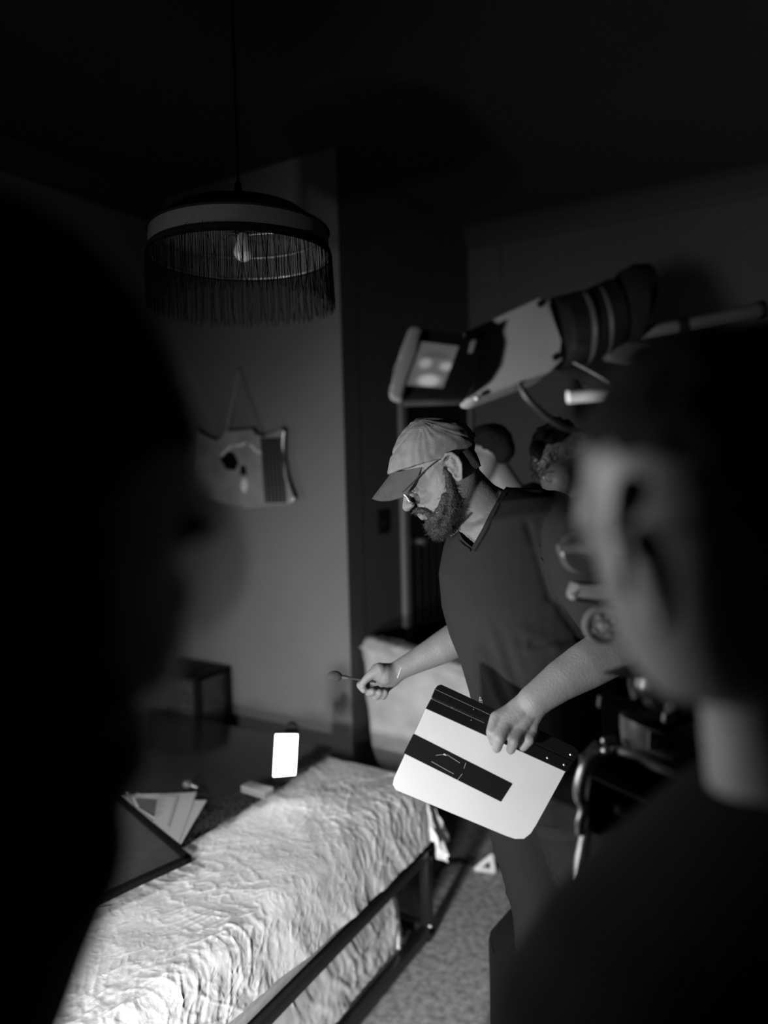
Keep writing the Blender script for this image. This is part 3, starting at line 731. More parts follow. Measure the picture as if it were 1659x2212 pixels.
# bill : swept sheet, curved down at its sides
bm = NB(); G = []
for i in range(13):
    w = -1+2*i/12; row = []
    for j in range(11):
        v = j/10
        # root follows the cap front, tip is an arc
        root = Vector((843+44*w*w*1.25, 1024-16*w*w*1.1)); root_w = 68*w
        tipx = Vector((803+20*abs(w)**2.5, 1077+2*w*w)); tw = 72*w*(1-.12*v)
        q2 = root.lerp(tipx if abs(w) < .98 else tipx, v*math.sqrt(max(0, 1-.55*abs(w)**4)))
        sag = 34*w*w*v*(1-.45*v)+12*w*w
        q = P(q2.x+sag*.75, q2.y+sag*.62, HD)-VD*((root_w*(1-v)+tw*v)/1000)
        row.append(bm.verts.new(q))
    G.append(row)
for i in range(12):
    for j in range(10): bm.faces.new((G[i][j], G[i+1][j], G[i+1][j+1], G[i][j+1]))
bmesh.ops.solidify(bm, geom=bm.faces[:], thickness=.003)
obj('cap_bill', bm, M_cap, cap)
bm = NB(); q = [HL(-91, 30, w) for w in (30, 15, 0, -15, -30)]; tube(bm, q, .005, 8, 4); obj('cap_strap', bm, M_black, cap)
# short hair under the cap
bm = NB(); R_ = []
for (h, af, ab, w) in [(14, -16, -70, 73.5), (4, -20, -69, 75), (-8, -26, -68, 74.5), (-22, -34, -64, 71), (-32, -42, -60, 62)]:
    R_.append([HL((af+ab)/2+(af-ab)/2*math.cos(u), h, w*math.sin(u)*1.0) for u in [2*math.pi*j/30 for j in range(30)]])
rings(bm, R_); obj('hair', bm, mat('cropped_hair', .014, .9, bump=.6, bscale=400), man)
# beard
bm = NB()
for s in (-1, 1):
    hcap([(12, 6, 70*s, 6), (16, -20, 68*s, 10), (30, -50, 58*s, 15), (55, -76, 44*s, 19), (80, -92, 22*s, 22), (92, -94, 0, 22)])
    hcap([(40, -42, 60*s, 10), (62, -62, 50*s, 14), (85, -76, 32*s, 17), (96, -80, 0, 18)])
    hcap([(92, -44, 34*s, 7), (101, -36, 22*s, 7), (109, -33, 0, 6)]); hcap([(88, -60, 34*s, 9), (92, -44, 34*s, 7)])
    hcap([(22, -62, 50*s, 12), (50, -90, 30*s, 16), (70, -104, 0, 16)])
me = remesh(bm, .0028, 3)
displace(me, lambda p: .003*nz(p, 70)+.0015*nz(p, 200))
beard = link('beard', me, M_beard, man)
btree = BVHTree.FromPolygons([v.co[:] for v in me.vertices], [p.vertices[:] for p in me.polygons])
bm = NB(); NV = [(Vector(v.co), Vector(v.normal)) for v in me.vertices]
dn = (HL(10, -60)-HL(0, 0)).normalized()
for k in range(3200):
    p, n_ = random.choice(NV)
    if n_.dot(VD) > .5: continue
    L = random.uniform(.005, .012); g = (n_*.55+dn*.8+Vector([random.gauss(0, .45) for _ in range(3)])).normalized()
    q = p+g*L*.5; q2 = q+(g+Vector([random.gauss(0, .5) for _ in range(3)])).normalized()*L*.5
    tube(bm, [p, q, q2], [.00033, .0003, .0001], 3, 1)
o = obj('beard_strands', bm, mat('beard_strand', .05, .35), beard); o['kind'] = 'stuff'
# glasses
gl = thing('spectacles', '', 'x', (0, 0, 0)); gl_loc = HL(108, 0); gl.location = (0, 0, 0)
del gl['label']; del gl['category']; gl.name = 'glasses'; gl.parent = man; gl.matrix_parent_inverse = inv_of(man)
bm = NB(); tube(bm, [HL(-4, 28, 79), HL(40, 27, 79), HL(111, 16, 69)], .0015, 6, 5); obj('temple', bm, M_chrome, gl)
bm = NB(); tube(bm, [HL(-4, 28, -79), HL(40, 27, -79), HL(111, 16, -69)], .0015, 6, 5); obj('temple', bm, M_chrome, gl)
for s in (1, -1):
    bm = NB(); ctube(bm, [HL(111+3*math.sin(u)-2*abs(math.cos(u)), 0+21*math.sin(u), s*(38+28*math.cos(u))) for u in [2*math.pi*k/28 for k in range(28)]], .0014, 6); obj('rim', bm, M_chrome, gl)
    bm = NB(); bm.faces.new([bm.verts.new(HL(111+3*math.sin(u)-2*abs(math.cos(u)), 0+21*math.sin(u), s*(38+28*math.cos(u)))) for u in [2*math.pi*k/28 for k in range(28)]]); obj('lens', bm, mat('lens_glass', 1, .02, trans=1), gl)
bm = NB(); tube(bm, [HL(112, 8, -11), HL(116, 10, 0), HL(112, 8, 11)], .0014, 6, 5); obj('bridge', bm, M_chrome, gl)
for s in (1, -1):
    bm = NB(); tube(bm, [HL(95, 32, 12*s), HL(98, 34, 28*s), HL(86, 32, 48*s)], [.003, .004, .002], 6, 4); o = obj('eyebrow', bm, M_beard, man)
    bm = NB(); ellip(bm, HL(91, 4, 33*s), UX*.011, UY*.011, VD*.011); obj('eye', bm, mat('eye_white', .5, .1), man)
    bm = NB(); ellip(bm, HL(92.5, 7, 33*s), UX*.0118, UY*.009, VD*.0125); obj('eyelid', bm, M_skin, man)
# bracelet
bm = NB(); ctube(bm, [P(862, 1449, 1.745)+(UX*.35+UY*.94)*.0235*1.1*math.cos(u)-VD*.0262*math.sin(u) for u in [2*math.pi*k/24 for k in range(24)]], .0013, 6)
obj('bracelet', bm, mat('cord', .5, .7), man)
# item held by the far hand: a make-up brush
t = thing('makeup_brush', 'small dark-headed brush held out in the man\'s far hand', 'brush', P(760, 1464, 1.725))
bm = NB(); cyl(bm, P(812, 1474, 1.735), .0022, P(748, 1463, 1.72), .003); obj('handle', bm, M_wood, t)
bm = NB(); cyl(bm, P(752, 1464, 1.722), .0042, P(738, 1462, 1.72), .005); obj('ferrule', bm, M_alu, t)
bm = NB(); blob(bm, 723, 1461, 1.72, 17, 12, .013, .05); obj('bristles', bm, mat('bristle', .05, .9, bump=1, bscale=300), t)

# ------------------------------------------------------------------ clapperboard
o0 = P(917, 1527, 1.405); Uv = P(1224, 1668, 1.385)-o0; Vv = P(845, 1685, 1.35)-o0
Nn = Uv.cross(Vv).normalized()
if Nn.dot(VD) > 0: Nn = -Nn
def cb(u, v, o=0): return o0+Uv*u+Vv*v+Nn*o
t = thing('clapperboard', "white clapperboard with black sticks and black tape stripe in the man's near hand", 'clapperboard', cb(.5, 1))
def rounded(c4, r4):
    out = []
    for i, ((u, v), r) in enumerate(zip(c4, r4)):
        if r == 0: out.append((u, v)); continue
        p = c4[i-1]; q = c4[(i+1) % 4]
        ru = r; rv = r*Uv.length/Vv.length
        def step(a, b): 
            du, dv = b[0]-a[0], b[1]-a[1]; l = max(abs(du), abs(dv)); return (du/l*ru, dv/l*rv)
        s1 = step((u, v), p); s2 = step((u, v), q); A_ = (u+s1[0], v+s1[1]); B_ = (u+s2[0], v+s2[1])
        for k in range(7):
            w = k/6; out.append(((1-w)**2*A_[0]+2*w*(1-w)*u+w*w*B_[0], (1-w)**2*A_[1]+2*w*(1-w)*v+w*w*B_[1]))
    return out
def pinv(px, py):                                   # board u,v under a traced point
    r = ray(px, py); tt = (o0-CAM).dot(Nn)/r.dot(Nn); q = CAM+r*tt-o0
    a = Uv.dot(Uv); b = Uv.dot(Vv); c = Vv.dot(Vv); d1 = q.dot(Uv); d2 = q.dot(Vv); D = a*c-b*b
    return (d1*c-d2*b)/D, (d2*a-d1*b)/D
def pp(L, off): return [cb(*pinv(x, y), off) for x, y in L]
bm = NB(); prism(bm, pp([(921, 1530), (1222, 1666), (1158, 1782), (1147, 1800), (1132, 1812), (1113, 1812), (1095, 1806), (872, 1713), (856, 1706), (849, 1694), (852, 1680)], 0), -Nn*.005, .0006); obj('slate', bm, M_slate, t, smooth=False)
bm = NB(); prism(bm, pp([(893, 1585), (1107, 1693), (1082, 1732), (872, 1627)], .0006), -Nn*.0005)
obj('tape_stripe', bm, M_tape, t, smooth=False)
bm = NB(); prism(bm, pp([(920, 1531), (932, 1508), (1238, 1646), (1223, 1668)], .004), -Nn*.014, .0015); obj('lower_stick', bm, M_blackg, t, smooth=False)
bm = NB(); prism(bm, pp([(932.5, 1506.5), (940, 1488), (945, 1481), (953, 1479), (1238, 1612), (1248, 1622), (1249, 1632), (1239, 1645)], .004), -Nn*.014, .0015); obj('upper_stick', bm, M_blackg, t, smooth=False)
for (x, y) in [(1182, 1637), (1232, 1630), (1218, 1652)]:
    bm = NB(); u, v = pinv(x, y); q = cb(u, v, .004); ellip(bm, q, Uv.normalized()*.0035, Vv.normalized()*.0035, Nn*.0025); obj('screw', bm, M_chrome, t)
bm = NB()
for L in [[(941, 1632), (957, 1630), (965, 1633)], [(965, 1630), (993, 1648)], [(932, 1645), (946, 1653), (980, 1672)], [(1006, 1648), (1002, 1660)], [(998, 1672), (988, 1685)]]:
    tube(bm, [cb(*pinv(x, y), .0009) for x, y in L], .0004, 4, 3)
for (x, y, r_) in [(961, 1630, .0028)]: ellip(bm, cb(*pinv(x, y), .001), Uv.normalized()*r_, Vv.normalized()*r_*.6, Nn*.0008)
obj('scuffs', bm, M_scr, t)
bm = NB()
for L in [[(936, 1488), (1065, 1548)], [(931, 1510), (1045, 1562)]]: tube(bm, [cb(*pinv(x, y), .0042) for x, y in L], .0004, 4, 1)
for (x, y) in [(976, 1529), (1017, 1556), (1022, 1533), (932, 1509)]: ellip(bm, cb(*pinv(x, y), .0045), Uv.normalized()*.001, Vv.normalized()*.001, Nn*.0006)
obj('scuffs', bm, mat('edge_wear', .18, .6), t)

# ------------------------------------------------------------------ two crew members behind
pa = thing('person', 'person with short dark hair and bare neck standing directly behind the capped man', 'person', Vector((-.85, 2.25, 0)))
bm = NB()
blob(bm, 1058, 965, 2.40, 42, 46, .085, .2); blob(bm, 1045, 1000, 2.38, 30, 50, .06, .35); chain(bm, [(1060, 1000, 2.4, 30), (1095, 1060, 2.42, 36), (1110, 1090, 2.42, 44)])
chain(bm, [(1020, 1003, 2.36, 5), (1014, 1014, 2.35, 7)])
chain(bm, [(1070, 1120, 2.46, 46), (1150, 1105, 2.48, 44)])
secs(bm, [(1040, 1110, 1190, 1090, 2.48, .09), (1035, 1180, 1190, 1170, 2.52, .09), (1045, 1300, 1185, 1300, 2.52, .09), (1045, 1400, 1185, 1400, 2.52, .09)])
fa = [Vector((-.83, 2.42, .05)), Vector((-.72, 2.50, .05))]; ha = [P(1118, 1420, 2.50), P(1172, 1420, 2.50)]
for h_, a_ in zip(ha, fa): capsule(bm, h_, .075, (h_+a_)/2, .055); capsule(bm, (h_+a_)/2, .055, a_, .038)
for s_, e_, w_ in [((1050, 1130), (1030, 1260), (1060, 1370)), ((1170, 1125), (1175, 1260), (1150, 1370))]:
    chain(bm, [(*s_, 2.50, 30), (*e_, 2.50, 24), (*w_, 2.46, 15), (w_[0], w_[1]+30, 2.45, 14)])
    for k in range(4): chain(bm, [(w_[0]-9+k*6, w_[1]+32, 2.45, 5), (w_[0]-10+k*6, w_[1]+55, 2.44, 4.5)])
link('body', remesh(bm, .006, 3), M_skin2, pa)
bm = NB(); blob(bm, 1064, 952, 2.38, 42, 37, .10, .2); blob(bm, 1085, 972, 2.36, 26, 32, .085, .2); blob(bm, 1052, 942, 2.36, 36, 26, .08)
me = remesh(bm, .006, 4); displace(me, lambda p: .004*nz(p, 60)); link('hair', me, M_hair, pa)
bm = NB(); secs(bm, [(1090, 1068, 1150, 1040, 2.43, .07), (1052, 1092, 1190, 1052, 2.43, .12), (1035, 1130, 1200, 1090, 2.50, .11), (1030, 1250, 1195, 1250, 2.53, .11), (1035, 1430, 1190, 1430, 2.53, .11)])
link('t_shirt', remesh(bm, .008, 3), M_darkcloth, pa)
bm = NB()
for h_, a_ in zip(ha, fa): capsule(bm, h_, .09, a_+Vector((0, 0, .06)), .07)
link('trousers', remesh(bm, .01, 3), M_darkcloth, pa)
for a_ in fa:
    bm = NB(); box(bm, (a_.x-.045, a_.y-.20, 0), (a_.x+.045, a_.y+.06, .08), .03); obj('shoe', bm, M_black, pa)

pb = thing('person', 'person with curly dark hair and glasses looking down, behind the shoulder of the capped man', 'person', Vector((-.55, 2.2, 0)))
bm = NB()
blob(bm, 1203, 990, 2.12, 52, 58, .09); blob(bm, 1207, 1036, 2.05, 38, 40, .075); chain(bm, [(1208, 1035, 2.02, 8), (1206, 1055, 2.0, 9)])
chain(bm, [(1225, 1040, 2.18, 38), (1245, 1100, 2.22, 46)])
chain(bm, [(1190, 1024, 2.02, 8), (1180, 1024, 2.03, 8)]); chain(bm, [(1222, 1024, 2.02, 8), (1232, 1024, 2.03, 8)])
secs(bm, [(1170, 1100, 1330, 1100, 2.22, .09), (1160, 1160, 1340, 1160, 2.22, .12), (1170, 1400, 1330, 1400, 2.22, .12)])
fb = [Vector((-.66, 2.15, .05)), Vector((-.40, 2.3, .05))]; hb = [P(1210, 1420, 2.22), P(1290, 1420, 2.22)]
for h_, a_ in zip(hb, fb): capsule(bm, h_, .075, (h_+a_)/2, .055); capsule(bm, (h_+a_)/2, .055, a_, .038)
for s_, e_, w_ in [((1175, 1130), (1150, 1270), (1170, 1380)), ((1330, 1130), (1345, 1270), (1310, 1380))]:
    chain(bm, [(*s_, 2.22, 34), (*e_, 2.18, 26), (*w_, 2.02, 17), (w_[0], w_[1]+32, 1.99, 15)])
    for k in range(4): chain(bm, [(w_[0]-9+k*6, w_[1]+34, 1.99, 5), (w_[0]-10+k*6, w_[1]+58, 1.98, 4.5)])
link('body', remesh(bm, .006, 3), M_skin2, pb)
bm = NB(); blob(bm, 1203, 968, 2.14, 58, 58, .10); 
for k in range(60):
    a = random.uniform(0, 6.28); blob(bm, 1203+52*math.cos(a)*random.uniform(.6, 1), 962+52*math.sin(a)*random.uniform(.6, 1), 2.12+random.uniform(-.06, .03), 11, 11, .014)
me = remesh(bm, .005, 2); displace(me, lambda p: .006*nz(p, 55)); link('hair', me, M_hair, pb)
bm = NB()
for k in range(70):
    x = random.uniform(1150, 1245); y = random.uniform(965, 1020); d0 = 2.035; a = random.uniform(0, 6)
    tube(bm, [P(x, y, d0), P(x+8*math.cos(a), y+7, d0-.005), P(x+12*math.cos(a+1), y+14, d0-.01), P(x+6*math.cos(a+2), y+20, d0-.005)], .0012, 4, 3)
o = obj('curls', bm, mat('curl_strand', .05, .35), pb); o['kind'] = 'stuff'
bm = NB()
for cx_ in (1190, 1226): ctube(bm, [P(cx_+15*math.cos(u), 1030+11*math.sin(u), 1.995) for u in [2*math.pi*k/18 for k in range(18)]], .0016, 5)
tube(bm, [P(1204, 1028, 1.995), P(1211, 1028, 1.995)], .0016, 5, 1); obj('glasses', bm, M_alu, pb)
bm = NB(); secs(bm, [(1205, 1068, 1280, 1062, 2.22, .07), (1170, 1090, 1330, 1085, 2.22, .12), (1155, 1150, 1345, 1150, 2.22, .135), (1160, 1430, 1340, 1430, 2.22, .135)])
link('t_shirt', remesh(bm, .008, 3), M_darktee, pb)
bm = NB()
for h_, a_ in zip(hb, fb): capsule(bm, h_, .09, a_+Vector((0, 0, .06)), .07)
link('trousers', remesh(bm, .01, 3), M_darkcloth, pb)
for a_ in fb:
    bm = NB(); box(bm, (a_.x-.045, a_.y-.20, 0), (a_.x+.045, a_.y+.06, .08), .03); obj('shoe', bm, M_black, pb)

# ------------------------------------------------------------------ film camera
DC = 1.03
t = thing('film_camera', 'film camera with pale side panel and lit monitor tilted on the tripod', 'camera', P(1110, 800, DC))
bm = NB(); prism_px(bm, [(1003, 716), (1165, 641), (1192, 650), (1212, 735), (1218, 775), (1190, 803), (1030, 862), (1010, 858)], DC, .11, .006); obj('body', bm, M_panel, t)
for (x, y) in [(1167, 657), (1200, 772), (1040, 726)]:
    bm = NB(); q = P(x, y, DC); cyl(bm, q-VD*.003, .005, q+VD*.004, .005); obj('screw', bm, M_black, t)
for (x, y) in [(1005, 857), (1031, 860)]:
    bm = NB(); q = P(x, y, DC-.01); ellip(bm, q, UX*.0045, UY*.004, VD*.005); obj('knob', bm, M_chrome, t)
bm = NB(); prism_px(bm, [(902, 708), (1000, 722), (1030, 738), (1040, 775), (1030, 825), (1010, 858), (1000, 864), (868, 868), (866, 850)], DC-.035, .05, .006); mon = obj('monitor', bm, M_blackg, t)
bm = NB(); prism_px(bm, [(885, 706), (902, 704), (912, 716), (897, 760), (868, 866), (845, 859), (840, 843), (858, 800), (862, 765)], DC-.05, .03, .005); obj('monitor_rim', bm, M_grey, mon)
# monitor picture
ms = bpy.data.materials.new('monitor_picture'); ms.use_nodes = True; nt = ms.node_tree; b = nt.nodes['Principled BSDF']
b.inputs['Base Color'].default_value = (.02, .02, .02, 1); b.inputs['Roughness'].default_value = .2
uv = nt.nodes.new('ShaderNodeUVMap'); sp = nt.nodes.new('ShaderNodeSeparateXYZ'); nt.links.new(uv.outputs[0], sp.inputs[0])
def spot(cx_, cy_, rx_, ry_, val):
    mp = nt.nodes.new('ShaderNodeMapping'); mp.inputs['Location'].default_value = (-cx_/rx_, -cy_/ry_, 0); mp.inputs['Scale'].default_value = (1/rx_, 1/ry_, 0)
    nt.links.new(uv.outputs[0], mp.inputs['Vector']); ln = nt.nodes.new('ShaderNodeVectorMath'); ln.operation = 'LENGTH'; nt.links.new(mp.outputs[0], ln.inputs[0])
    mr = nt.nodes.new('ShaderNodeMapRange'); mr.interpolation_type = 'SMOOTHSTEP'; mr.inputs[1].default_value = 1.2; mr.inputs[2].default_value = .4; mr.inputs[3].default_value = 0; mr.inputs[4].default_value = val
    nt.links.new(ln.outputs['Value'], mr.inputs[0]); return mr.outputs[0]
acc = None
for s_ in [(.30, .52, .20, .13, .16), (.88, .50, .22, .12, .18), (.55, .14, .35, .16, .26), (.5, .9, .7, .25, -.02), (.5, .72, .5, .08, -.025)]:
    o_ = spot(*s_)
    if acc is None: acc = o_
    else:
        ad = nt.nodes.new('ShaderNodeMath'); ad.operation = 'ADD'; nt.links.new(acc, ad.inputs[0]); nt.links.new(o_, ad.inputs[1]); acc = ad.outputs[0]
ad = nt.nodes.new('ShaderNodeMath'); ad.operation = 'ADD'; ad.inputs[1].default_value = .09; nt.links.new(acc, ad.inputs[0])
b.inputs['Emission Color'].default_value = (1, 1, 1, 1); nt.links.new(ad.outputs[0], b.inputs['Emission Strength'])
bm = NB(); lay = bm.loops.layers.uv.new('UVMap'); f = bm.faces.new([bm.verts.new(P(x, y, DC-.0375)) for x, y in [(911, 738), (991, 748), (957, 838), (878, 832)]])
for lp, w in zip(f.loops, [(0, 1), (1, 1), (1, 0), (0, 0)]): lp[lay].uv = w
me = bpy.data.meshes.new('screen'); bm.to_mesh(me); bm.free(); link('screen', me, ms, mon)
bm = NB(); prism_px(bm, [(1018, 735), (1030, 733), (1022, 760), (1012, 762)], DC-.04, .01, .002); obj('switch', bm, M_grey, mon)
bm = NB(); secs(bm, [(1190, 645, 1215, 800, DC+.03, .055), (1205, 642, 1232, 795, DC+.02, .058), (1262, 628, 1285, 782, DC+.01, .055), (1310, 606, 1345, 745, DC, .05)]); obj('lens_barrel', bm, M_black, t)
for (x0, y0, x1, y1) in [(1250, 640, 1270, 778), (1280, 628, 1305, 765)]:
    bm = NB(); A_ = P(x0, y0, DC+.012); B_ = P(x1, y1, DC+.012); c = (A_+B_)/2; a = (B_-A_)/2
    ctube(bm, [c+a*1.02*math.cos(u)+VD*.057*math.sin(u) for u in [2*math.pi*k/28 for k in range(28)]], .0045, 8); obj('lens_ring', bm, mat('ring_metal', .07, .4, metal=.3), t)
bm = NB(); secs(bm, [(1318, 612, 1345, 735, DC, .045), (1336, 588, 1362, 742, DC, .06), (1362, 576, 1376, 738, DC, .065), (1384, 577, 1390, 700, DC, .06), (1396, 600, 1398, 670, DC, .04)]); obj('eyecup', bm, M_darkcloth, t)
bm = NB(); prism_px(bm, [(1295, 752), (1335, 738), (1408, 738), (1408, 772), (1380, 782), (1320, 775)], DC+.0, .03, .005); obj('mount_plate', bm, mat('dark_grey_metal', .05, .5), t)
bm = NB(); prism_px(bm, [(1210, 770), (1330, 745), (1420, 770), (1520, 800), (1500, 900), (1400, 900), (1300, 800)], DC+.03, .09, .01); obj('underside', bm, M_black, t)
bm = NB(); cyl(bm, P(1372, 722, DC), .0085, P(1640, 668, DC-.03), .0095); obj('handle', bm, mat('handle_grey', .08, .5), t)
bm = NB(); cyl(bm, P(1638, 668.5, DC-.03), .0115, P(1650, 666, DC-.03), .0115); obj('end_cap', bm, M_black, t)
bm = NB(); cyl(bm, P(1462, 704, DC-.01), .0105, P(1486, 699, DC-.012), .0105); obj('handle_collar', bm, M_black, t)
bm = NB(); cyl(bm, P(1226, 858, .95), .0082, P(1420, 842, .95), .0082); obj('support_rod', bm, mat('white_rod', .75, .4), t)
bm = NB(); tube(bm, [P(1120, 828, DC), P(1140, 862, DC), P(1185, 902, DC), P(1235, 928, DC), P(1300, 930, DC), P(1380, 900, DC)], .0050, 8, 8); obj('cable', bm, M_blackg, t)
bm = NB(); tube(bm, [P(1238, 782, DC), P(1275, 802, DC), P(1314, 825, DC)], .0018, 6, 4); obj('wire', bm, M_alu, t)

# ------------------------------------------------------------------ tripod
DT = 1.02
t = thing('tripod', 'heavy camera tripod with fluid head and silver leg at right', 'tripod', P(1380, 2500, DT)); t.location.z = 0
bm = NB(); cyl(bm, P(1430, 880, DT+.05), .035, P(1440, 1420, DT+.03), .04); obj('riser', bm, M_black, t)
bm = NB(); q = P(1262, 1192, DT); cyl(bm, q, .031, q+VD*.02, .033, 40); obj('tilt_dial', bm, mat('dial_plastic', .03, .35), t)
bm = NB(); prism_px(bm, [(1206, 1175), (1330, 1174), (1330, 1196), (1206, 1194)], DT-.03, .012, .003); obj('lever', bm, mat('lever_metal', .06, .5), t)
bm = NB(); prism_px(bm, [(1250, 1262), (1340, 1264), (1340, 1300), (1242, 1300), (1242, 1285)], DT-.02, .05, .004); obj('quick_plate', bm, mat('plate_metal', .16, .45, metal=.3), t)
bm = NB(); tube(bm, [P(1242, 1280, DT-.023), P(1242, 1297, DT-.023), P(1340, 1305, DT-.023)], .0022, 6, 3); obj('plate_edge', bm, M_chrome, t)
bm = NB(); q = P(1302, 1352, DT-.02); N = 72
def disc(r): return [(UX*math.cos(2*math.pi*k/N)*r(k)+UY*math.sin(2*math.pi*k/N)*r(k)) for k in range(N)]
ro = lambda k: .0262 if k % 2 else .0252
rings(bm, [[q+v for v in disc(lambda k: .020)], [q-VD*.004+v for v in disc(lambda k: .021)], [q-VD*.004+v for v in disc(ro)], [q+VD*.012+v for v in disc(ro)]])
obj('gear_knob', bm, mat('knob_plastic', .10, .45), t)
bm = NB(); cyl(bm, q-VD*.008, .006, q, .008); 
for k in range(4):
    w = q+UX*.014*math.cos(k*1.57+.5)+UY*.014*math.sin(k*1.57+.5); cyl(bm, w-VD*.005, .003, w, .003)
obj('knob_hub', bm, M_grey, t)
bm = NB(); prism_px(bm, [(1304, 1456), (1345, 1443), (1400, 1436), (1400, 1466), (1340, 1463)], DT-.02, .012, .002); obj('pan_handle', bm, mat('lever_metal', .06), t)
bm = NB(); prism_px(bm, [(1296, 1505), (1380, 1515), (1380, 1540), (1293, 1530)], DT-.02, .012, .003); obj('lock_lever', bm, mat('lever_metal', .06), t)
bm = NB(); blob(bm, 1445, 1480, DT, 86, 88, .055); me = remesh(bm, .004, 2); link('bowl_clamp', me, M_blackg, t)
bm = NB(); cyl(bm, P(1448, 1528, DT-.055), .006, P(1448, 1528, DT-.045), .007); prism_px(bm, [(1436, 1542), (1462, 1540), (1464, 1562), (1434, 1562)], DT-.052, .01, .002); obj('clamp_button', bm, M_grey, t)
bm = NB(); secs(bm, [(1342, 1545, 1530, 1590, DT, .055), (1342, 1575, 1530, 1620, DT, .058), (1346, 1610, 1528, 1665, DT, .055), (1362, 1635, 1520, 1685, DT, .045)], 40); obj('pan_base', bm, mat('base_enamel', .05, .3), t)
bm = NB(); prism_px(bm, [(1402, 1579), (1477, 1596), (1475, 1636), (1401, 1619)], DT-.062, .004, .001); lb_ = obj('maker_plate', bm, mat('plate_grey', .12, .6), t)
bm = NB()
for (a, b) in [((1412, 1600), (1420, 1612)), ((1432, 1608), (1440, 1622)), ((1440, 1604), (1452, 1602)), ((1452, 1602), (1462, 1618)), ((1440, 1622), (1462, 1620))]:
    tube(bm, [P(*a, DT-.0635), P(*b, DT-.0635)], .0018, 5, 1)
obj('plate_mark', bm, M_black, lb_)
bm = NB(); ctube(bm, [P(1420, 1655, DT)+(UX*.060+UY*-.022)*math.cos(u)+(VD*.05+UY*-.018)*math.sin(u) for u in [2*math.pi*k/30 for k in range(30)]], .006, 8); obj('spider_ring', bm, mat('ring_grey', .05, .4), t)
bm = NB(); prism_px(bm, [(1276, 1664), (1310, 1625), (1500, 1690), (1500, 1768), (1468, 1752)], DT-.01, .06, .005); sp_ = obj('spider', bm, M_black, t)
bm = NB(); tube(bm, [P(1276, 1674, DT-.02), P(1370, 1718, DT-.02), P(1462, 1758, DT-.02)], .0028, 6, 3); obj('spider_edge', bm, mat('edge_metal', .3, .35, metal=1), t)
bm = NB(); prism_px(bm, [(1268, 1650), (1300, 1640), (1400, 1720), (1420, 1790), (1380, 1790), (1340, 1770), (1300, 1810), (1262, 1800), (1268, 1740)], DT+.0, .05, .008); obj('leg_casting', bm, M_black, t)
bm = NB(); tube(bm, [P(1292, 1632, DT-.01), P(1268, 1650, DT-.012), P(1254, 1690, DT-.012), P(1252, 1722, DT-.012), P(1261, 1745, DT-.012), P(1254, 1775, DT-.012), P(1253, 1802, DT-.012)], [.007, .009, .009, .008, .007, .007, .006], 10, 6); obj('hinge_arm', bm, mat('hinge_metal', .22, .35, metal=.9), t)
bm = NB()
for (x, y, r) in [(1290, 1630, .006), (1309, 1622, .007), (1306, 1600, .005)]: ellip(bm, P(x, y, DT-.01), UX*r, UY*r, VD*r)
tube(bm, [P(1306, 1598, DT-.01), P(1330, 1596, DT-.01)], .004, 6, 1); obj('wing_screw', bm, M_alu, t)
def tleg(a, b, r):
    a = P(*a); b = P(*b); dirv = (b-a).normalized(); e = a+dirv*((0.03-a.z)/dirv.z)
    bm = NB(); cyl(bm, a, r, a.lerp(e, .55), r, 24); lg = obj('leg', bm, M_chrome, t)
    bm = NB(); cyl(bm, a.lerp(e, .5), r*1.4, a.lerp(e, .56), r*1.4); obj('leg_clamp', bm, M_black, lg)
    bm = NB(); cyl(bm, a.lerp(e, .52), r*.8, e, r*.8, 24); obj('lower_tube', bm, M_alu, lg)
    bm = NB(); cyl(bm, Vector((e.x, e.y, 0)), .02, e+Vector((0, 0, .02)), .014); obj('foot', bm, M_black, lg)
tleg((1270, 1795, DT), (1243, 1930, DT-.035), .0098)
tleg((1350, 1735, DT+.02), (1368, 1800, DT+.05), .010)
tleg((1440, 1760, DT), (1475, 1900, DT-.03), .0098)
bm = NB(); cyl(bm, P(1352, 1730, DT+.005), .022, P(1352, 1752, DT+.005), .022); obj('levelling_knob', bm, M_blackg, t)
bm = NB(); ctube(bm, [P(1407+11*math.cos(u), 1752+14*math.sin(u), DT-.025) for u in [2*math.pi*k/16 for k in range(16)]], .003, 6); obj('ring_hook', bm, M_grey, t)

# ------------------------------------------------------------------ foreground crew, right
DR = .47
pr = thing('person', 'person in dark clothes at the right edge close to the lens, ear and glasses visible', 'person', Vector((.05, .30, 0)))
bm = NB()
secs(bm, [(1420, 740, 1740, 740, DR+.01, .05), (1345, 800, 1790, 800, DR+.01, .07), (1290, 890, 1810, 890, DR, .08), (1268, 950, 1810, 950, DR, .082), (1262, 1000, 1805, 1000, DR, .082), (1272, 1060, 1800, 1060, DR, .08), (1282, 1120, 1790, 1120, DR, .078), (1295, 1190, 1775, 1190, DR, .076), (1304, 1250, 1755, 1250, DR, .072), (1322, 1310, 1730, 1310, DR, .068), (1345, 1380, 1710, 1380, DR, .062), (1385, 1450, 1700, 1450, DR, .052), (1430, 1500, 1690, 1500, DR+.01, .04)])
chain(bm, [(1600, 1330, DR+.02, 110), (1660, 1560, DR+.03, 135), (1690, 1740, DR+.03, 150)])
chain(bm, [(1272, 1040, DR+.03, 22), (1262, 1120, DR+.045, 22), (1275, 1180, DR+.05, 18)])     # nose, mostly turned away
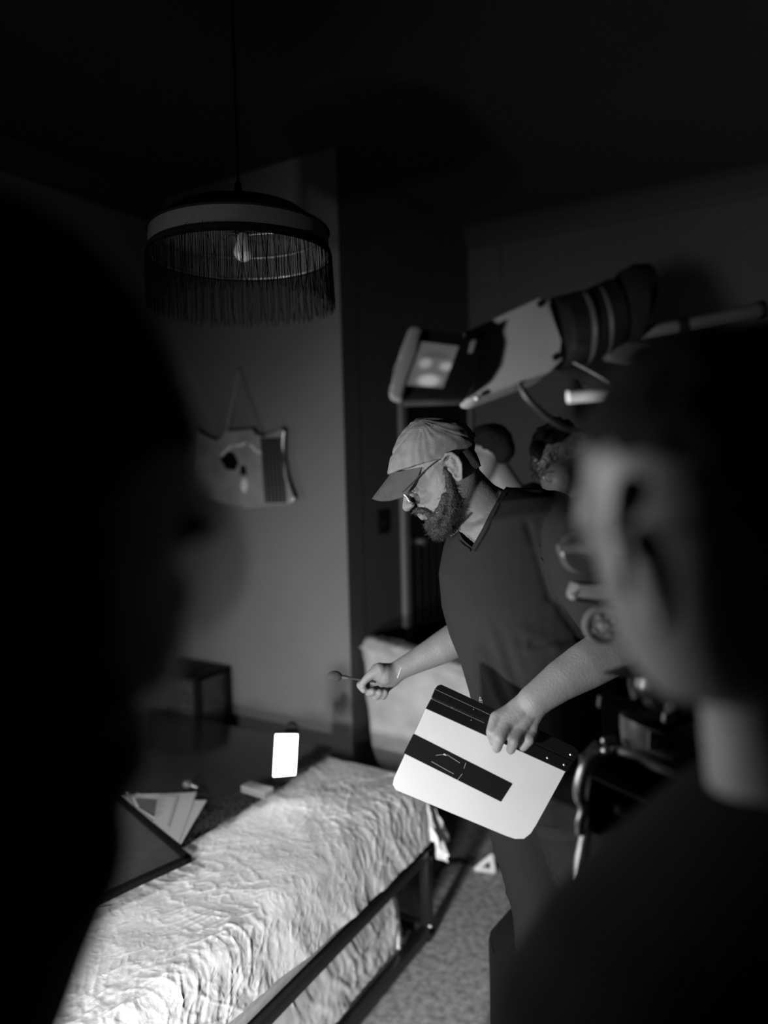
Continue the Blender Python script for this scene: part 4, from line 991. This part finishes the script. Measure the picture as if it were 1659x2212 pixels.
# ear
blob(bm, 1405, 1250, DR-.080, 36, 108, .007, -.30)
L = [(1362, 1190), (1368, 1150), (1392, 1140), (1418, 1165), (1440, 1230), (1452, 1300), (1440, 1350), (1418, 1362)]
for a, b in zip(L, L[1:]): capsule(bm, P(*a, DR-.090), .0042, P(*b, DR-.090), .0042)
for a, b in zip([(1385, 1180), (1405, 1240), (1420, 1300)], [(1405, 1240), (1420, 1300), (1424, 1345)]): capsule(bm, P(*a, DR-.086), .005, P(*b, DR-.088), .005)
S2 = [(1570, 1700, 1830, 1650, .50, .06), (1470, 1780, 2050, 1730, .50, .09), (1340, 1890, 2200, 1860, .50, .11), (1200, 2005, 2300, 2005, .50, .12), (1098, 2160, 2350, 2160, .50, .13), (1050, 2400, 2350, 2400, .50, .13), (1180, 3000, 2250, 3000, .50, .12)]
secs(bm, S2)
hz = P(1650, 3000, .5)
fo = [Vector((-.08, .42, .05)), Vector((.22, .30, .05))]
for k, a_ in enumerate(fo):
    h_ = Vector((hz.x+(-.09 if k == 0 else .09), hz.y, hz.z)); capsule(bm, h_, .08, (h_+a_)/2, .06); capsule(bm, (h_+a_)/2, .06, a_, .04)
hp = [P(1250, 2290, .52), P(1230, 2600, .60), P(1300, 2350, .85)]
capsule(bm, hp[0], .05, hp[1], .042); capsule(bm, hp[1], .042, hp[2], .028); e_ = (hp[2]-hp[1]).normalized(); capsule(bm, hp[2], .03, hp[2]+e_*.06, .034)
for k in range(5):
    s_ = UX*((k-2)*.017); capsule(bm, hp[2]+e_*.06+s_, .009, hp[2]+e_*(.10+(.02 if 0 < k < 4 else 0))+s_*1.1, .008)
link('body', remesh(bm, .004, 3), M_skin2, pr)
bm = NB()
secs(bm, [(1440, 722, 1740, 715, DR, .045), (1350, 770, 1800, 770, DR, .072), (1290, 850, 1830, 850, DR, .086), (1258, 930, 1840, 930, DR, .092), (1268, 985, 1840, 985, DR, .093), (1315, 1040, 1835, 1040, DR, .092), (1380, 1100, 1825, 1100, DR, .090), (1440, 1150, 1815, 1150, DR, .088), (1462, 1230, 1800, 1230, DR, .084), (1475, 1310, 1780, 1310, DR, .078), (1500, 1345, 1760, 1345, DR, .068)])
chain(bm, [(1362, 1060, DR-.06, 40), (1345, 1130, DR-.062, 26), (1350, 1230, DR-.060, 20), (1358, 1300, DR-.056, 12)])
me = remesh(bm, .005, 4); displace(me, lambda p: .003*nz(p, 60)); link('hair', me, M_hair, pr)
bm = NB(); secs(bm, [(a-18, b-6, c+18, d-6, e, h+.012) for a, b, c, d, e, h in S2])
capsule(bm, hp[0], .062, hp[1], .055); capsule(bm, hp[1], .055, hp[2]-e_*.04, .04)
me = remesh(bm, .007, 4); displace(me, lambda p: .004*nz(p, 12)); link('sweater', me, M_darkcloth, pr)
bm = NB()
for k, a_ in enumerate(fo):
    h_ = Vector((hz.x+(-.09 if k == 0 else .09), hz.y, hz.z)); capsule(bm, h_, .10, a_+Vector((0, 0, .06)), .07)
link('trousers', remesh(bm, .01, 3), M_darkcloth, pr)
for a_ in fo:
    bm = NB(); box(bm, (a_.x-.045, a_.y-.06, 0), (a_.x+.045, a_.y+.20, .08), .03); obj('shoe', bm, M_black, pr)
bm = NB(); tube(bm, [P(1256, 1165, DR-.03), P(1310, 1168, DR-.07), P(1400, 1150, DR-.095)], .0018, 6, 4)
obj('glasses_temple', bm, M_chrome, pr)
bm = NB(); ctube(bm, [P(1262, 1020, DR+.02)+UY*.021*math.sin(u)+(VD*.8-UX*.5)*.024*math.cos(u) for u in [2*math.pi*k/20 for k in range(20)]], .0010, 5)
obj('glasses_rim', bm, M_chrome, pr)

# ------------------------------------------------------------------ foreground crew, left
DL = .42
pl = thing('person', 'person in silhouette at the left edge close to the lens, dark hair', 'person', Vector((-.42, .15, 0)))
bm = NB()
secs(bm, [(-200, 500, 120, 520, DL, .05), (-240, 600, 230, 600, DL, .07), (-260, 700, 300, 700, DL, .08), (-260, 800, 350, 800, DL, .082), (-250, 900, 385, 900, DL, .082), (-240, 980, 420, 980, DL, .08), (-230, 1040, 432, 1040, DL, .078), (-220, 1100, 436, 1100, DL, .075), (-200, 1170, 425, 1170, DL, .072), (-180, 1240, 392, 1240, DL, .07), (-160, 1320, 398, 1320, DL, .066), (-130, 1400, 396, 1400, DL, .06), (-90, 1470, 380, 1470, DL, .05), (-40, 1520, 340, 1520, DL, .035)], 34)
chain(bm, [(400, 1040, DL+.01, 26), (420, 1110, DL+.02, 26), (425, 1150, DL+.02, 20)])
chain(bm, [(395, 1270, DL, 20), (388, 1320, DL, 20)])
chain(bm, [(60, 1350, DL, 150), (60, 1650, DL, 170)])
S3 = [(-60, 1560, 280, 1580, .42, .06), (-300, 1680, 292, 1700, .42, .085), (-420, 1760, 200, 1780, .42, .10), (-500, 1900, 130, 1900, .42, .11), (-520, 2050, 70, 2050, .42, .11), (-520, 2400, 20, 2400, .42, .11), (-480, 3000, -20, 3000, .42, .11)]
secs(bm, S3)
hz = P(-250, 3000, .42); fo = [Vector((hz.x-.1, hz.y+.02, .05)), Vector((hz.x+.1, hz.y+.02, .05))]
for a_ in fo:
    h_ = Vector((a_.x, a_.y, hz.z)); capsule(bm, h_, .08, (h_+a_)/2, .06); capsule(bm, (h_+a_)/2, .06, a_, .04)
hq = [P(60, 1850, .40), P(-120, 2350, .44), P(-5, 2150, .60)]
capsule(bm, hq[0], .045, hq[1], .04); capsule(bm, hq[1], .04, hq[2], .026)
e_ = (P(20, 2100, .62)-hq[2]).normalized()
capsule(bm, hq[2], .026, hq[2]+e_*.05, .03)
for k in range(5):
    s_ = VD*((k-2)*.016); capsule(bm, hq[2]+e_*.05+s_, .009, hq[2]+e_*(.085+(.012 if 0 < k < 4 else 0))+s_*1.1, .008)
link('body', remesh(bm, .004, 3), M_skin2, pl)
bm = NB()
secs(bm, [(-230, 440, 60, 450, DL, .05), (-280, 500, 170, 500, DL, .075), (-310, 600, 268, 600, DL, .09), (-320, 700, 330, 700, DL, .098), (-320, 800, 372, 800, DL, .10), (-310, 880, 405, 880, DL, .10), (-300, 950, 425, 950, DL, .10), (-290, 1020, 400, 1020, DL, .10), (-280, 1100, 380, 1100, DL, .098), (-270, 1200, 365, 1200, DL, .095), (-260, 1350, 355, 1350, DL, .09), (-240, 1480, 340, 1480, DL, .085), (-200, 1580, 300, 1580, DL, .08)], 36)
me = remesh(bm, .005, 4); displace(me, lambda p: .003*nz(p, 60)); link('hair', me, M_hair, pl)
bm = NB(); secs(bm, [(a-16, b-6, c+14, d-6, e, h+.012) for a, b, c, d, e, h in S3])
capsule(bm, hq[0], .055, hq[1], .05); capsule(bm, hq[1], .05, hq[2]-(hq[2]-hq[1]).normalized()*.04, .036)
me = remesh(bm, .007, 4); displace(me, lambda p: .004*nz(p, 12)); link('jacket', me, M_darkcloth, pl)
bm = NB()
for a_ in fo: capsule(bm, Vector((a_.x, a_.y, hz.z)), .10, a_+Vector((0, 0, .06)), .07)
link('trousers', remesh(bm, .01, 3), M_darkcloth, pl)
for a_ in fo:
    bm = NB(); box(bm, (a_.x-.045, a_.y-.06, 0), (a_.x+.045, a_.y+.20, .08), .03); obj('shoe', bm, M_black, pl)
bm = NB(); prism_px(bm, [(300, 1118), (440, 1112), (448, 1140), (436, 1170), (400, 1176), (380, 1135), (300, 1130)], DL-.02, .03, .003); obj('glasses', bm, M_black, pl)
